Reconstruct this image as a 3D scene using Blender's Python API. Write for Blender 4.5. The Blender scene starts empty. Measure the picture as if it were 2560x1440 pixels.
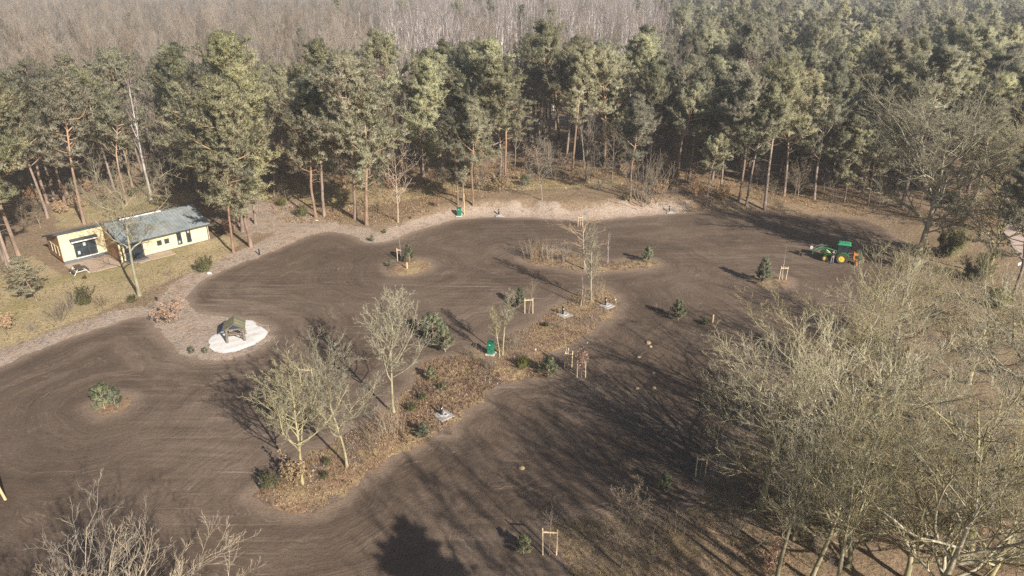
import bpy, math, random
import numpy as np
from math import sin, cos, radians, pi, atan2, hypot
from mathutils import Vector, Matrix, Euler

# ------------------------------------------------------------------ camera, sky, sun, exposure
SC = bpy.context.scene
COL = SC.collection
F_PX, PITCH, CAM_H = 1775.0, radians(23.5), 32.0
cam_d = bpy.data.cameras.new('camera'); cam = bpy.data.objects.new('camera', cam_d); COL.objects.link(cam)
cam.location = (0, 0, CAM_H); cam.rotation_euler = (pi/2 - PITCH, 0, 0)
cam_d.sensor_width = 36.0; cam_d.lens = 36.0 * F_PX / 2560.0
cam_d.clip_start = 0.5; cam_d.clip_end = 9000
SC.camera = cam

SUN_EL, SUN_AZ = radians(28.0), radians(143.5)        # azimuth clockwise from +Y of the sun's place in the sky
world = bpy.data.worlds.new('World'); SC.world = world; world.use_nodes = True
wn = world.node_tree.nodes; wl = world.node_tree.links; wn.clear()
sky_n = wn.new('ShaderNodeTexSky'); sky_n.sky_type = 'NISHITA'; sky_n.sun_disc = False
sky_n.sun_elevation = SUN_EL; sky_n.sun_rotation = SUN_AZ; sky_n.air_density = 1.0; sky_n.dust_density = 1.5; sky_n.ozone_density = 1.0
bg = wn.new('ShaderNodeBackground'); bg.inputs['Strength'].default_value = 0.053
wo = wn.new('ShaderNodeOutputWorld')
wl.new(sky_n.outputs[0], bg.inputs[0]); wl.new(bg.outputs[0], wo.inputs[0])

sun_d = bpy.data.lights.new('sun', 'SUN'); sun = bpy.data.objects.new('sun', sun_d); COL.objects.link(sun)
sun_d.energy = 5.0; sun_d.angle = radians(0.55); sun_d.color = (1.0, 0.93, 0.82)
_sd = Vector((sin(SUN_AZ)*cos(SUN_EL), cos(SUN_AZ)*cos(SUN_EL), sin(SUN_EL)))
sun.rotation_euler = (-_sd).to_track_quat('-Z', 'Y').to_euler(); sun.location = (30, -40, 60)

vs = SC.view_settings
vs.view_transform = 'Standard'; vs.look = 'None'; vs.gamma = 1.0; vs.use_curve_mapping = False
vs.exposure = 0.95
try:
    SC.cycles.use_denoising = False; SC.cycles.max_bounces = 6; SC.cycles.diffuse_bounces = 3
    SC.cycles.transparent_max_bounces = 4; SC.cycles.caustics_reflective = False; SC.cycles.caustics_refractive = False
    SC.render.use_persistent_data = False
except Exception:
    pass

RNG = np.random.default_rng(7)
random.seed(7)

# ------------------------------------------------------------------ helpers: scene tree
def tag(o, label=None, cat=None, group=None, kind=None):
    if label: o['label'] = label
    if cat: o['category'] = cat
    if group: o['group'] = group
    if kind: o['kind'] = kind
    return o
def empty(name, loc=(0,0,0), rz=0.0, scale=1.0):
    o = bpy.data.objects.new(name, None); COL.objects.link(o)
    o.empty_display_size = 0.3; o.location = loc; o.rotation_euler = (0, 0, rz); o.scale = (scale,)*3
    return o
def link(name, me, parent=None, mat=None):
    o = bpy.data.objects.new(name, me); COL.objects.link(o)
    if mat is not None:
        me.materials.clear()
        for m in (mat if isinstance(mat, (list, tuple)) else [mat]): me.materials.append(m)
    if parent is not None: o.parent = parent
    return o
def np_mesh(name, V, quads=None, tris=None, smooth=False, mat_idx=None):
    me = bpy.data.meshes.new(name)
    V = np.asarray(V, np.float32).reshape(-1, 3)
    nq = 0 if quads is None else len(quads); nt = 0 if tris is None else len(tris)
    loops = []; starts = []
    if nq: loops.append(np.asarray(quads, np.int32).ravel())
    if nt: loops.append(np.asarray(tris, np.int32).ravel())
    loops = np.concatenate(loops)
    starts = np.concatenate([np.arange(nq)*4, nq*4 + np.arange(nt)*3]).astype(np.int32)
    me.vertices.add(len(V)); me.vertices.foreach_set('co', V.ravel())
    me.loops.add(len(loops)); me.loops.foreach_set('vertex_index', loops)
    me.polygons.add(nq+nt); me.polygons.foreach_set('loop_start', starts)
    try: me.polygons.foreach_set('loop_total', np.concatenate([np.full(nq,4),np.full(nt,3)]).astype(np.int32))
    except Exception: pass
    if smooth: me.polygons.foreach_set('use_smooth', np.ones(nq+nt, bool))
    if mat_idx is not None: me.polygons.foreach_set('material_index', np.asarray(mat_idx, np.int32))
    me.update(calc_edges=True)
    return me
def add_attr(me, name, vals):
    a = me.attributes.new(name, 'FLOAT', 'POINT'); a.data.foreach_set('value', np.asarray(vals, np.float32))

class MB:
    """collects boxes, tubes and prisms into one mesh"""
    def __init__(s): s.v = []; s.f = []
    def add(s, vs_, fs_):
        n = len(s.v); s.v += [tuple(v) for v in vs_]; s.f += [tuple(i+n for i in f) for f in fs_]; return s
    def hexa(s, p):   # 8 corners: 4 bottom (ccw), 4 top
        return s.add(p, [(3,2,1,0),(4,5,6,7),(0,1,5,4),(1,2,6,5),(2,3,7,6),(3,0,4,7)])
    def box(s, c, d, rz=0.0, M=None, bev=0.0):
        x, y, z = d[0]/2, d[1]/2, d[2]/2
        p = [Vector((a*x, b*y, e*z)) for e in (-1,1) for a, b in ((-1,-1),(1,-1),(1,1),(-1,1))]
        R = Matrix.Rotation(rz, 3, 'Z') if M is None else M
        return s.hexa([R @ q + Vector(c) for q in p])
    def tube(s, pts, rad, n=8, cap=True):
        pts = [Vector(p) for p in pts]
        rads = rad if isinstance(rad, (list, tuple)) else [rad]*len(pts)
        base = len(s.v); prev = None
        for i, p in enumerate(pts):
            t = (pts[min(i+1, len(pts)-1)] - pts[max(i-1, 0)]).normalized()
            ref = Vector((0,0,1)) if abs(t.z) < 0.9 else Vector((1,0,0))
            a = t.cross(ref).normalized(); b = t.cross(a)
            for k in range(n):
                th = 2*pi*k/n
                s.v.append(tuple(p + (a*cos(th) + b*sin(th))*rads[i]))
        for i in range(len(pts)-1):
            for k in range(n):
                k2 = (k+1) % n
                s.f.append((base+i*n+k, base+i*n+k2, base+(i+1)*n+k2, base+(i+1)*n+k))
        if cap:
            s.f.append(tuple(base+k for k in reversed(range(n)))); s.f.append(tuple(base+(len(pts)-1)*n+k for k in range(n)))
        return s
    def prism(s, poly, axis, a, b):   # 2D polygon extruded along axis 'x','y' or 'z' from a to b
        def P(u, v, w):
            return {'x': (w,u,v), 'y': (u,w,v), 'z': (u,v,w)}[axis]
        n = len(poly); base = len(s.v)
        for w in (a, b):
            for u, v in poly: s.v.append(P(u, v, w))
        for k in range(n): s.f.append((base+k, base+(k+1)%n, base+n+(k+1)%n, base+n+k))
        s.f.append(tuple(base+k for k in reversed(range(n)))); s.f.append(tuple(base+n+k for k in range(n)))
        return s
    def ring(s, c, axis, ro, ri, w, n=24):   # annulus solid (tyre, rim) about axis through c
        prof = [(ri,-w/2),(ro*0.96,-w/2),(ro,-w*0.36),(ro,w*0.36),(ro*0.96,w/2),(ri,w/2)]
        base = len(s.v); m = len(prof)
        for k in range(n):
            th = 2*pi*k/n
            for r, h in prof:
                q = {'y': (r*cos(th), h, r*sin(th)), 'z': (r*cos(th), r*sin(th), h), 'x': (h, r*cos(th), r*sin(th))}[axis]
                s.v.append((q[0]+c[0], q[1]+c[1], q[2]+c[2]))
        for k in range(n):
            for j in range(m):
                a_, b_ = base+k*m, base+((k+1)%n)*m
                s.f.append((a_+j, b_+j, b_+(j+1)%m, a_+(j+1)%m))
        return s
    def build(s, name, mat, parent=None, bevel=0.0, smooth=False):
        me = bpy.data.meshes.new(name); me.from_pydata(s.v, [], s.f)
        import bmesh
        bm = bmesh.new(); bm.from_mesh(me); bmesh.ops.recalc_face_normals(bm, faces=bm.faces); bm.to_mesh(me); bm.free()
        o = link(name, me, parent, mat)
        if smooth:
            for p in me.polygons: p.use_smooth = True
        if bevel > 0:
            m = o.modifiers.new('bevel', 'BEVEL'); m.width = bevel; m.segments = 2; m.limit_method = 'ANGLE'
        return o
def copy_tree(o, parent=None):
    c = o.copy(); COL.objects.link(c); c.parent = parent
    for ch in list(o.children): copy_tree(ch, c)
    return c

# ------------------------------------------------------------------ helpers: materials
def nmat(name):
    m = bpy.data.materials.new(name); m.use_nodes = True
    nt = m.node_tree; nt.nodes.clear()
    out = nt.nodes.new('ShaderNodeOutputMaterial'); b = nt.nodes.new('ShaderNodeBsdfPrincipled')
    nt.links.new(b.outputs[0], out.inputs[0])
    b.inputs['Specular IOR Level'].default_value = 0.25; b.inputs['Roughness'].default_value = 0.85
    return m, nt, b, out
def N(nt, t, **kw):
    n = nt.nodes.new(t)
    for k, v in kw.items():
        if k in n.inputs: n.inputs[k].default_value = v
        else: setattr(n, k, v)
    return n
def noise(nt, vec, scale, detail=4.0, rough=0.6, dist=0.0):
    n = N(nt, 'ShaderNodeTexNoise'); n.inputs['Scale'].default_value = scale; n.inputs['Detail'].default_value = detail
    n.inputs['Roughness'].default_value = rough; n.inputs['Distortion'].default_value = dist
    if vec is not None: nt.links.new(vec, n.inputs['Vector'])
    return n.outputs['Fac']
def ramp(nt, fac, stops, interp='LINEAR'):
    r = N(nt, 'ShaderNodeValToRGB'); cr = r.color_ramp; cr.interpolation = interp
    while len(cr.elements) < len(stops): cr.elements.new(0.5)
    for e, (p, c) in zip(cr.elements, stops):
        e.position = p; e.color = (c[0], c[1], c[2], 1) if isinstance(c, (tuple, list)) else (c, c, c, 1)
    nt.links.new(fac, r.inputs[0]); return r.outputs[0]
def mix(nt, fac, a, b, blend='MIX'):
    m = N(nt, 'ShaderNodeMix'); m.data_type = 'RGBA'; m.blend_type = blend
    for s_, i in ((fac, 0), (a, 6), (b, 7)):
        if hasattr(s_, 'is_linked'): nt.links.new(s_, m.inputs[i])
        elif isinstance(s_, (tuple, list)): m.inputs[i].default_value = (*s_[:3], 1)
        else: m.inputs[i].default_value = s_
    return m.outputs[2]
def math_(nt, op, a, b=None, c=None, clamp=False):
    m = N(nt, 'ShaderNodeMath'); m.operation = op; m.use_clamp = clamp
    for i, s_ in enumerate((a, b, c)):
        if s_ is None: continue
        if hasattr(s_, 'is_linked'): nt.links.new(s_, m.inputs[i])
        else: m.inputs[i].default_value = s_
    return m.outputs[0]
def sstep(nt, x, lo, hi):
    m = N(nt, 'ShaderNodeMapRange'); m.interpolation_type = 'SMOOTHSTEP'
    nt.links.new(x, m.inputs[0]); m.inputs[1].default_value = lo; m.inputs[2].default_value = hi
    return m.outputs[0]
def attr(nt, name):
    a = N(nt, 'ShaderNodeAttribute'); a.attribute_name = name; return a.outputs['Fac']
def bump(nt, b, h, strength, dist):
    n = N(nt, 'ShaderNodeBump'); n.inputs['Strength'].default_value = strength; n.inputs['Distance'].default_value = dist
    nt.links.new(h, n.inputs['Height']); nt.links.new(n.outputs[0], b.inputs['Normal'])
def ocoord(nt): return N(nt, 'ShaderNodeTexCoord').outputs['Object']
def wcoord(nt): return N(nt, 'ShaderNodeNewGeometry').outputs['Position']
def plain(name, col, rough=0.6, var=0.25, scale=3.0, metal=0.0, spec=0.3, bmp=0.0):
    m, nt, b, o = nmat(name); v = ocoord(nt)
    f = noise(nt, v, scale, 5, 0.65); f2 = noise(nt, v, scale*9, 3, 0.6)
    c0 = tuple(x*(1-var) for x in col); c1 = tuple(min(1, x*(1+var)) for x in col)
    c = ramp(nt, f, [(0.3, c0), (0.7, c1)]); c = mix(nt, 0.35, c, ramp(nt, f2, [(0.3, c0), (0.75, c1)]))
    nt.links.new(c, b.inputs['Base Color'])
    b.inputs['Roughness'].default_value = rough; b.inputs['Metallic'].default_value = metal; b.inputs['Specular IOR Level'].default_value = spec
    if bmp: bump(nt, b, f2, bmp, 0.02)
    return m
def leafmat(name, c0, c1, rnd=0.25, trans=0.35):
    m, nt, b, out = nmat(name)
    oi = N(nt, 'ShaderNodeObjectInfo').outputs['Random']
    f = noise(nt, ocoord(nt), 0.6, 4, 0.7)
    c = ramp(nt, f, [(0.3, c0), (0.7, c1)])
    h = N(nt, 'ShaderNodeHueSaturation'); nt.links.new(c, h.inputs['Color'])
    nt.links.new(math_(nt, 'MULTIPLY_ADD', oi, 0.035, 0.4825), h.inputs['Hue'])
    oi2 = math_(nt, 'FRACT', math_(nt, 'MULTIPLY', oi, 7.31))
    nt.links.new(math_(nt, 'MULTIPLY_ADD', oi2, rnd*2, 1-rnd), h.inputs['Value'])
    nt.links.new(math_(nt, 'MULTIPLY_ADD', math_(nt, 'FRACT', math_(nt, 'MULTIPLY', oi, 3.7)), 0.4, 0.75), h.inputs['Saturation'])
    nt.links.new(h.outputs[0], b.inputs['Base Color']); b.inputs['Roughness'].default_value = 0.7
    t = N(nt, 'ShaderNodeBsdfTranslucent'); nt.links.new(mix(nt, min(1.0, trans*1.6), (0,0,0), h.outputs[0]), t.inputs[0])
    ms = N(nt, 'ShaderNodeAddShader')
    nt.links.new(b.outputs[0], ms.inputs[0]); nt.links.new(t.outputs[0], ms.inputs[1]); nt.links.new(ms.outputs[0], out.inputs[0])
    return m
def barkmat(name, c0, c1, scale=2.0, top=None, z0=0, z1=1, rnd=0.15):
    m, nt, b, out = nmat(name); v = ocoord(nt)
    mp = N(nt, 'ShaderNodeMapping'); mp.inputs['Scale'].default_value = (1, 1, 0.3); nt.links.new(v, mp.inputs[0])
    f = noise(nt, mp.outputs[0], scale, 5, 0.65)
    c = ramp(nt, f, [(0.32, c0), (0.68, c1)])
    if top is not None:
        sx = N(nt, 'ShaderNodeSeparateXYZ'); nt.links.new(v, sx.inputs[0])
        c = mix(nt, sstep(nt, sx.outputs[2], z0, z1), c, ramp(nt, f, [(0.3, tuple(x*0.7 for x in top)), (0.7, top)]))
    oi = N(nt, 'ShaderNodeObjectInfo').outputs['Random']
    h = N(nt, 'ShaderNodeHueSaturation'); nt.links.new(c, h.inputs['Color'])
    nt.links.new(math_(nt, 'MULTIPLY_ADD', oi, rnd*2, 1-rnd), h.inputs['Value'])
    nt.links.new(math_(nt, 'MULTIPLY_ADD', math_(nt, 'FRACT', math_(nt, 'MULTIPLY', oi, 5.3)), 0.5, 0.7), h.inputs['Saturation'])
    nt.links.new(h.outputs[0], b.inputs['Base Color'])
    bump(nt, b, noise(nt, mp.outputs[0], scale*5, 3), 0.5, 0.03)
    return m

# ------------------------------------------------------------------ terrain: shapes traced on the ground plane
def ray(px, py):
    a = (px-1280)/F_PX; b = (720-py)/F_PX
    return np.array([a, cos(PITCH)+b*sin(PITCH), -sin(PITCH)+b*cos(PITCH)])
def at0(px, py, z=0.0):
    d = ray(px, py); t = (z-CAM_H)/d[2]; return (d[0]*t, d[1]*t)
def proj(x, y, z):
    z = z-CAM_H; dep = y*cos(PITCH)-z*sin(PITCH); up = y*sin(PITCH)+z*cos(PITCH)
    return 1280+F_PX*x/dep, 720-F_PX*up/dep
def densify(poly, step=0.9, jit=0.22, rng=None):
    out = []; n = len(poly); rng = rng or np.random.default_rng(3)
    P = np.array(poly, float)
    # Catmull-Rom through the traced points
    for i in range(n):
        p0, p1, p2, p3 = P[(i-1)%n], P[i], P[(i+1)%n], P[(i+2)%n]
        L = np.linalg.norm(p2-p1); k = max(1, int(L/step))
        for j in range(k):
            t = j/k
            q = 0.5*((2*p1)+(-p0+p2)*t+(2*p0-5*p1+4*p2-p3)*t*t+(-p0+3*p1-3*p2+p3)*t**3)
            out.append(q + rng.normal(0, jit, 2))
    return np.array(out)
def sdist(X, Y, poly):
    """signed distance, positive inside, plus nearest boundary point"""
    P = np.asarray(poly); A = P; B = np.roll(P, -1, 0)
    pts = np.stack([X.ravel(), Y.ravel()], 1); best = np.full(len(pts), 1e18); near = np.zeros_like(pts); ins = np.zeros(len(pts), bool)
    for (ax, ay), (bx, by) in zip(A, B):
        dx, dy = bx-ax, by-ay; L = dx*dx+dy*dy+1e-12
        t = np.clip(((pts[:,0]-ax)*dx+(pts[:,1]-ay)*dy)/L, 0, 1)
        qx, qy = ax+t*dx, ay+t*dy
        d = (pts[:,0]-qx)**2+(pts[:,1]-qy)**2
        m = d < best; best[m] = d[m]; near[m,0] = qx[m]; near[m,1] = qy[m]
        c = (ay > pts[:,1]) != (by > pts[:,1])
        with np.errstate(divide='ignore', invalid='ignore'):
            xi = (bx-ax)*(pts[:,1]-ay)/(by-ay)+ax
        ins ^= c & (pts[:,0] < xi)
    s = np.sqrt(best); s[~ins] *= -1
    return s.reshape(X.shape), near[:,0].reshape(X.shape), near[:,1].reshape(X.shape)
def ss(x, a, b):
    t = np.clip((x-a)/(b-a), 0, 1); return t*t*(3-2*t)

LOT_PX = [(-160,985),(0,917),(100,872),(200,836),(300,804),(355,792),(392,806),(420,850),(450,884),(510,897),(580,896),(640,880),(676,848),(668,815),
 (620,800),(560,794),(505,784),(474,762),(472,735),(505,703),(570,672),(640,645),(705,617),(775,588),(835,580),(885,590),(925,608),(985,598),(1060,571),
 (1130,553),(1210,545),(1320,545),(1420,551),(1500,550),(1590,541),(1700,533),(1800,529),(1900,532),(2000,539),(2090,541),(2180,556),(2265,610),
 (2290,680),(2240,745),(2150,805),(2050,900),(1950,1000),(1855,1100),(1790,1185),(1738,1258),(1668,1298),(1575,1302),(1465,1290),(1378,1306),(1352,1340),
 (1400,1390),(1435,1445),(1430,1600),(1300,1750),(600,1850),(0,1700),(-420,1500),(-520,1150)]
LOT = densify([at0(*p) for p in LOT_PX], 1.0, 0.16)
ISL_PX = {
 'middle': [(640,1235),(690,1200),(755,1150),(830,1105),(915,1060),(985,1010),(1030,960),(1050,908),(1095,893),(1160,880),(1205,872),(1250,845),(1300,825),(1350,800),
   (1372,778),(1420,752),(1450,728),(1500,722),(1548,750),(1545,775),(1500,812),(1450,850),(1400,878),(1345,884),(1385,915),(1375,940),(1310,950),(1255,962),(1205,1003),
   (1150,1052),(1090,1100),(990,1142),(885,1217),(825,1264),(760,1294),(690,1275)],
 'reeds': [(1306,645),(1330,632),(1400,628),(1470,640),(1530,655),(1590,648),(1640,652),(1645,664),(1600,672),(1540,678),(1470,683),(1400,672),(1330,660)],
 'stakes': [(965,664),(1000,652),(1050,648),(1082,660),(1070,676),(1030,688),(985,688)],
 'spread': [(232,1012),(262,992),(312,990),(328,1010),(310,1030),(262,1036)],
 'lower': [(1880,700),(1925,692),(1972,698),(1980,710),(1930,720),(1885,716)],
}
ISL = {k: densify([at0(*p) for p in v], 0.8, 0.26 if k == 'middle' else 0.14, np.random.default_rng(5)) for k, v in ISL_PX.items()}
def bank_w(x, y):
    return (1.35*np.exp(-((x-9)/27.0)**4)+0.35*np.exp(-((x-45)/30.0)**2))*ss(y, 70, 90)
class Field:
    """signed distance to the lot, sampled once on a grid"""
    x0, x1, y0, y1, st = -110.0, 110.0, -10.0, 170.0, 1.0
F_X, F_Y = np.meshgrid(np.arange(-110, 110.1, 1.0), np.arange(-10, 170.1, 1.0))
F_D = sdist(F_X, F_Y, LOT)[0]
def lot_d(x, y):
    x = np.asarray(x, float); y = np.asarray(y, float)
    fx = np.clip((x+110), 0, 219.99); fy = np.clip((y+10), 0, 179.99)
    i = fx.astype(int); j = fy.astype(int); u = fx-i; v = fy-j
    return (F_D[j,i]*(1-u)*(1-v)+F_D[j,i+1]*u*(1-v)+F_D[j+1,i]*(1-u)*v+F_D[j+1,i+1]*u*v)
def zt(x, y):
    d = -lot_d(x, y)
    z = bank_w(np.asarray(x, float), np.asarray(y, float))*ss(d, 0.6, 5.0) + 0.12*ss(d, 0.2, 1.5)*(0.6+0.4*np.sin(np.asarray(x)*0.9)*np.sin(np.asarray(y)*0.8))
    return z
def P(px, py):
    z = 0.0
    for _ in range(10):
        x, y = at0(px, py, z); z = 0.5*z + 0.5*float(zt(x, y))
    return Vector((x, y, z))
def G(x, y): return Vector((x, y, float(zt(x, y))))
LOT_Z = 0.03
def isl_z(x, y):
    X = np.array([[float(x)]]); Y = np.array([[float(y)]]); best = 0.0
    for k, poly in ISL.items():
        c = poly.mean(0)
        if abs(x-c[0]) > 30 or abs(y-c[1]) > 40: continue
        s = sdist(X, Y, poly)[0][0,0]
        if s > 0: best = max(best, LOT_Z + 0.004 + 0.14*float(ss(np.array(s), 0, 1.4)))
    return best
def gz(x, y):
    z = float(zt(x, y))
    if float(lot_d(x, y)) > 0: z = max(z, LOT_Z)
    return max(z, isl_z(x, y))
def P(px, py):
    z = 0.0
    for _ in range(10):
        x, y = at0(px, py, z); z = 0.5*z + 0.5*float(zt(x, y))
    return Vector((x, y, gz(x, y)))
def G(x, y): return Vector((x, y, gz(x, y)))

# ------------------------------------------------------------------ ground materials
def make_ground_mat():
    m, nt, b, o = nmat('forest_ground'); w = wcoord(nt)
    n_big = noise(nt, w, 0.12, 5, 0.6); n_mid = noise(nt, w, 0.55, 5, 0.65); n_fine = noise(nt, w, 3.2, 5, 0.75); n_grain = noise(nt, w, 11.0, 3, 0.7)
    litter = ramp(nt, n_fine, [(0.25, (0.125,0.086,0.056)), (0.5, (0.255,0.182,0.122)), (0.75, (0.40,0.295,0.208))])
    litter = mix(nt, sstep(nt, n_mid, 0.42, 0.72), litter, ramp(nt, n_fine, [(0.3, (0.13,0.095,0.055)), (0.7, (0.30,0.225,0.13))]))
    grass = ramp(nt, n_fine, [(0.25, (0.22,0.168,0.095)), (0.5, (0.37,0.29,0.17)), (0.75, (0.50,0.40,0.25))])
    grass = mix(nt, sstep(nt, n_big, 0.45, 0.65), grass, ramp(nt, n_fine, [(0.3, (0.19,0.16,0.07)), (0.7, (0.36,0.295,0.15))]))
    sand = ramp(nt, n_fine, [(0.25, (0.230,0.172,0.132)), (0.5, (0.365,0.285,0.228)), (0.75, (0.49,0.40,0.33))])
    sand = mix(nt, sstep(nt, n_mid, 0.50, 0.70), sand, ramp(nt, n_fine, [(0.3, (0.20,0.135,0.09)), (0.7, (0.37,0.255,0.18))]))
    sand = mix(nt, sstep(nt, noise(nt, w, 0.9, 4, 0.7), 0.56, 0.66), sand, ramp(nt, n_grain, [(0.3, (0.15,0.13,0.115)), (0.7, (0.29,0.26,0.24))]))
    gm = math_(nt, 'ADD', attr(nt, 'grass'), math_(nt, 'MULTIPLY_ADD', n_mid, 0.9, -0.45))
    sm = math_(nt, 'ADD', attr(nt, 'sand'), math_(nt, 'MULTIPLY_ADD', n_mid, 1.0, -0.5))
    sm = math_(nt, 'ADD', sm, math_(nt, 'MULTIPLY_ADD', n_fine, 0.5, -0.25))
    c = mix(nt, sstep(nt, gm, 0.38, 0.62), litter, grass); c = mix(nt, sstep(nt, sm, 0.36, 0.62), c, sand)
    c = mix(nt, 0.45, c, ramp(nt, n_grain, [(0.3, 0.55), (0.7, 1.25)]), 'MULTIPLY')
    nt.links.new(c, b.inputs['Base Color']); b.inputs['Roughness'].default_value = 1.0; b.inputs['Specular IOR Level'].default_value = 0.05
    h = math_(nt, 'ADD', n_fine, math_(nt, 'MULTIPLY', n_grain, 0.4)); bump(nt, b, h, 0.9, 0.16)
    return m
def make_soil_mat():
    m, nt, b, o = nmat('graded_soil'); w = wcoord(nt)
    d = attr(nt, 'edge')
    warp = noise(nt, w, 0.22, 3, 0.5); warp2 = noise(nt, w, 1.1, 3, 0.6)
    u = math_(nt, 'ADD', d, math_(nt, 'MULTIPLY', warp, 3.2)); u = math_(nt, 'ADD', u, math_(nt, 'MULTIPLY', warp2, 0.5))
    # grading streaks that run parallel to the edges, broken up along their length
    cv = N(nt, 'ShaderNodeCombineXYZ'); nt.links.new(u, cv.inputs[0])
    sc_ = N(nt, 'ShaderNodeVectorMath'); sc_.operation = 'SCALE'; nt.links.new(w, sc_.inputs[0]); sc_.inputs[3].default_value = 0.045
    ad = N(nt, 'ShaderNodeVectorMath'); ad.operation = 'ADD'; nt.links.new(cv.outputs[0], ad.inputs[0]); nt.links.new(sc_.outputs[0], ad.inputs[1])
    s1 = noise(nt, ad.outputs[0], 0.55, 3, 0.6); s2 = noise(nt, ad.outputs[0], 2.6, 4, 0.7); s3 = noise(nt, ad.outputs[0], 7.5, 3, 0.65)
    n_big = noise(nt, w, 0.055, 4, 0.6); n_mid = noise(nt, w, 0.4, 5, 0.65); grain = noise(nt, w, 7.0, 4, 0.8); clod = noise(nt, w, 2.2, 5, 0.7)
    base = ramp(nt, n_big, [(0.3, (0.090,0.064,0.047)), (0.5, (0.124,0.090,0.067)), (0.72, (0.178,0.133,0.102))])
    tone = math_(nt, 'ADD', math_(nt, 'MULTIPLY', s1, 0.8), math_(nt, 'ADD', math_(nt, 'MULTIPLY', s2, 0.75), math_(nt, 'MULTIPLY', n_mid, 0.35)))
    base = mix(nt, 1.0, base, ramp(nt, math_(nt, 'MULTIPLY', tone, 0.52), [(0.36, 0.74), (0.5, 0.99), (0.64, 1.32)]), 'MULTIPLY')
    # straight grading passes crossing the lot, seen only in places
    mp = N(nt, 'ShaderNodeMapping'); mp.inputs['Rotation'].default_value = (0, 0, radians(-52)); mp.inputs['Scale'].default_value = (0.10, 1.5, 1); nt.links.new(w, mp.inputs[0])
    pas = noise(nt, mp.outputs[0], 1.0, 5, 0.7, 0.4)
    pm = sstep(nt, noise(nt, w, 0.05, 3, 0.5), 0.46, 0.60)
    base = mix(nt, pm, base, mix(nt, 1.0, base, ramp(nt, pas, [(0.36, 0.80), (0.5, 1.0), (0.64, 1.26)]), 'MULTIPLY'))
    mp2 = N(nt, 'ShaderNodeMapping'); mp2.inputs['Rotation'].default_value = (0, 0, radians(21)); mp2.inputs['Scale'].default_value = (0.08, 2.2, 1); nt.links.new(w, mp2.inputs[0])
    rut = noise(nt, mp2.outputs[0], 1.0, 3, 0.6, 0.5)
    rm_ = math_(nt, 'MULTIPLY', sstep(nt, rut, 0.60, 0.68), sstep(nt, noise(nt, w, 0.09, 3, 0.5), 0.52, 0.62))
    base = mix(nt, math_(nt, 'MULTIPLY', rm_, 0.7), base, (0.26,0.20,0.16))
    damp = sstep(nt, noise(nt, w, 0.16, 5, 0.65), 0.52, 0.70)
    base = mix(nt, math_(nt, 'MULTIPLY', damp, 0.5), base, mix(nt, 1.0, base, (0.68,0.66,0.64), 'MULTIPLY'))
    # pale dry scrapes
    sm = math_(nt, 'MULTIPLY', sstep(nt, s3, 0.55, 0.72), sstep(nt, n_mid, 0.46, 0.66))
    base = mix(nt, math_(nt, 'MULTIPLY', sm, 0.75), base, (0.33,0.25,0.20))
    # sand dragged in from the verge
    em = math_(nt, 'SUBTRACT', 1.0, sstep(nt, math_(nt, 'ADD', d, math_(nt, 'MULTIPLY', n_mid, 2.2)), 0.9, 2.6))
    base = mix(nt, math_(nt, 'MULTIPLY', em, 0.55), base, (0.30,0.22,0.165))
    base = mix(nt, 0.6, base, ramp(nt, grain, [(0.25, 0.62), (0.5, 1.0), (0.78, 1.38)]), 'MULTIPLY')
    base = mix(nt, 0.5, base, ramp(nt, clod, [(0.3, 0.78), (0.7, 1.22)]), 'MULTIPLY')
    nt.links.new(base, b.inputs['Base Color']); b.inputs['Roughness'].default_value = 1.0; b.inputs['Specular IOR Level'].default_value = 0.08
    h = math_(nt, 'ADD', math_(nt, 'MULTIPLY', s2, 0.35), math_(nt, 'ADD', math_(nt, 'MULTIPLY', s3, 0.3), math_(nt, 'ADD', math_(nt, 'MULTIPLY', grain, 0.45), math_(nt, 'MULTIPLY', clod, 0.4))))
    bump(nt, b, h, 0.75, 0.13)
    return m
def make_island_mat():
    m, nt, b, o = nmat('island_litter'); w = wcoord(nt)
    f = noise(nt, w, 2.6, 5, 0.75); mid = noise(nt, w, 0.45, 5, 0.6); g = noise(nt, w, 9, 3, 0.7)
    c = ramp(nt, f, [(0.25, (0.115,0.072,0.044)), (0.5, (0.25,0.165,0.105)), (0.75, (0.41,0.29,0.195))])
    c = mix(nt, sstep(nt, mid, 0.46, 0.62), c, ramp(nt, f, [(0.25, (0.20,0.145,0.075)), (0.75, (0.44,0.33,0.195))]))
    c = mix(nt, sstep(nt, noise(nt, w, 0.3, 4, 0.6), 0.50, 0.62), c, ramp(nt, f, [(0.3, (0.12,0.088,0.068)), (0.7, (0.22,0.165,0.13))]))
    c = mix(nt, 0.5, c, ramp(nt, g, [(0.3, 0.55), (0.7, 1.3)]), 'MULTIPLY')
    nt.links.new(c, b.inputs['Base Color']); b.inputs['Roughness'].default_value = 1.0; b.inputs['Specular IOR Level'].default_value = 0.05
    bump(nt, b, math_(nt, 'ADD', f, math_(nt, 'MULTIPLY', g, 0.5)), 1.0, 0.16)
    return m
M_GROUND = make_ground_mat(); M_SOIL = make_soil_mat(); M_ISLAND = make_island_mat()

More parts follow.
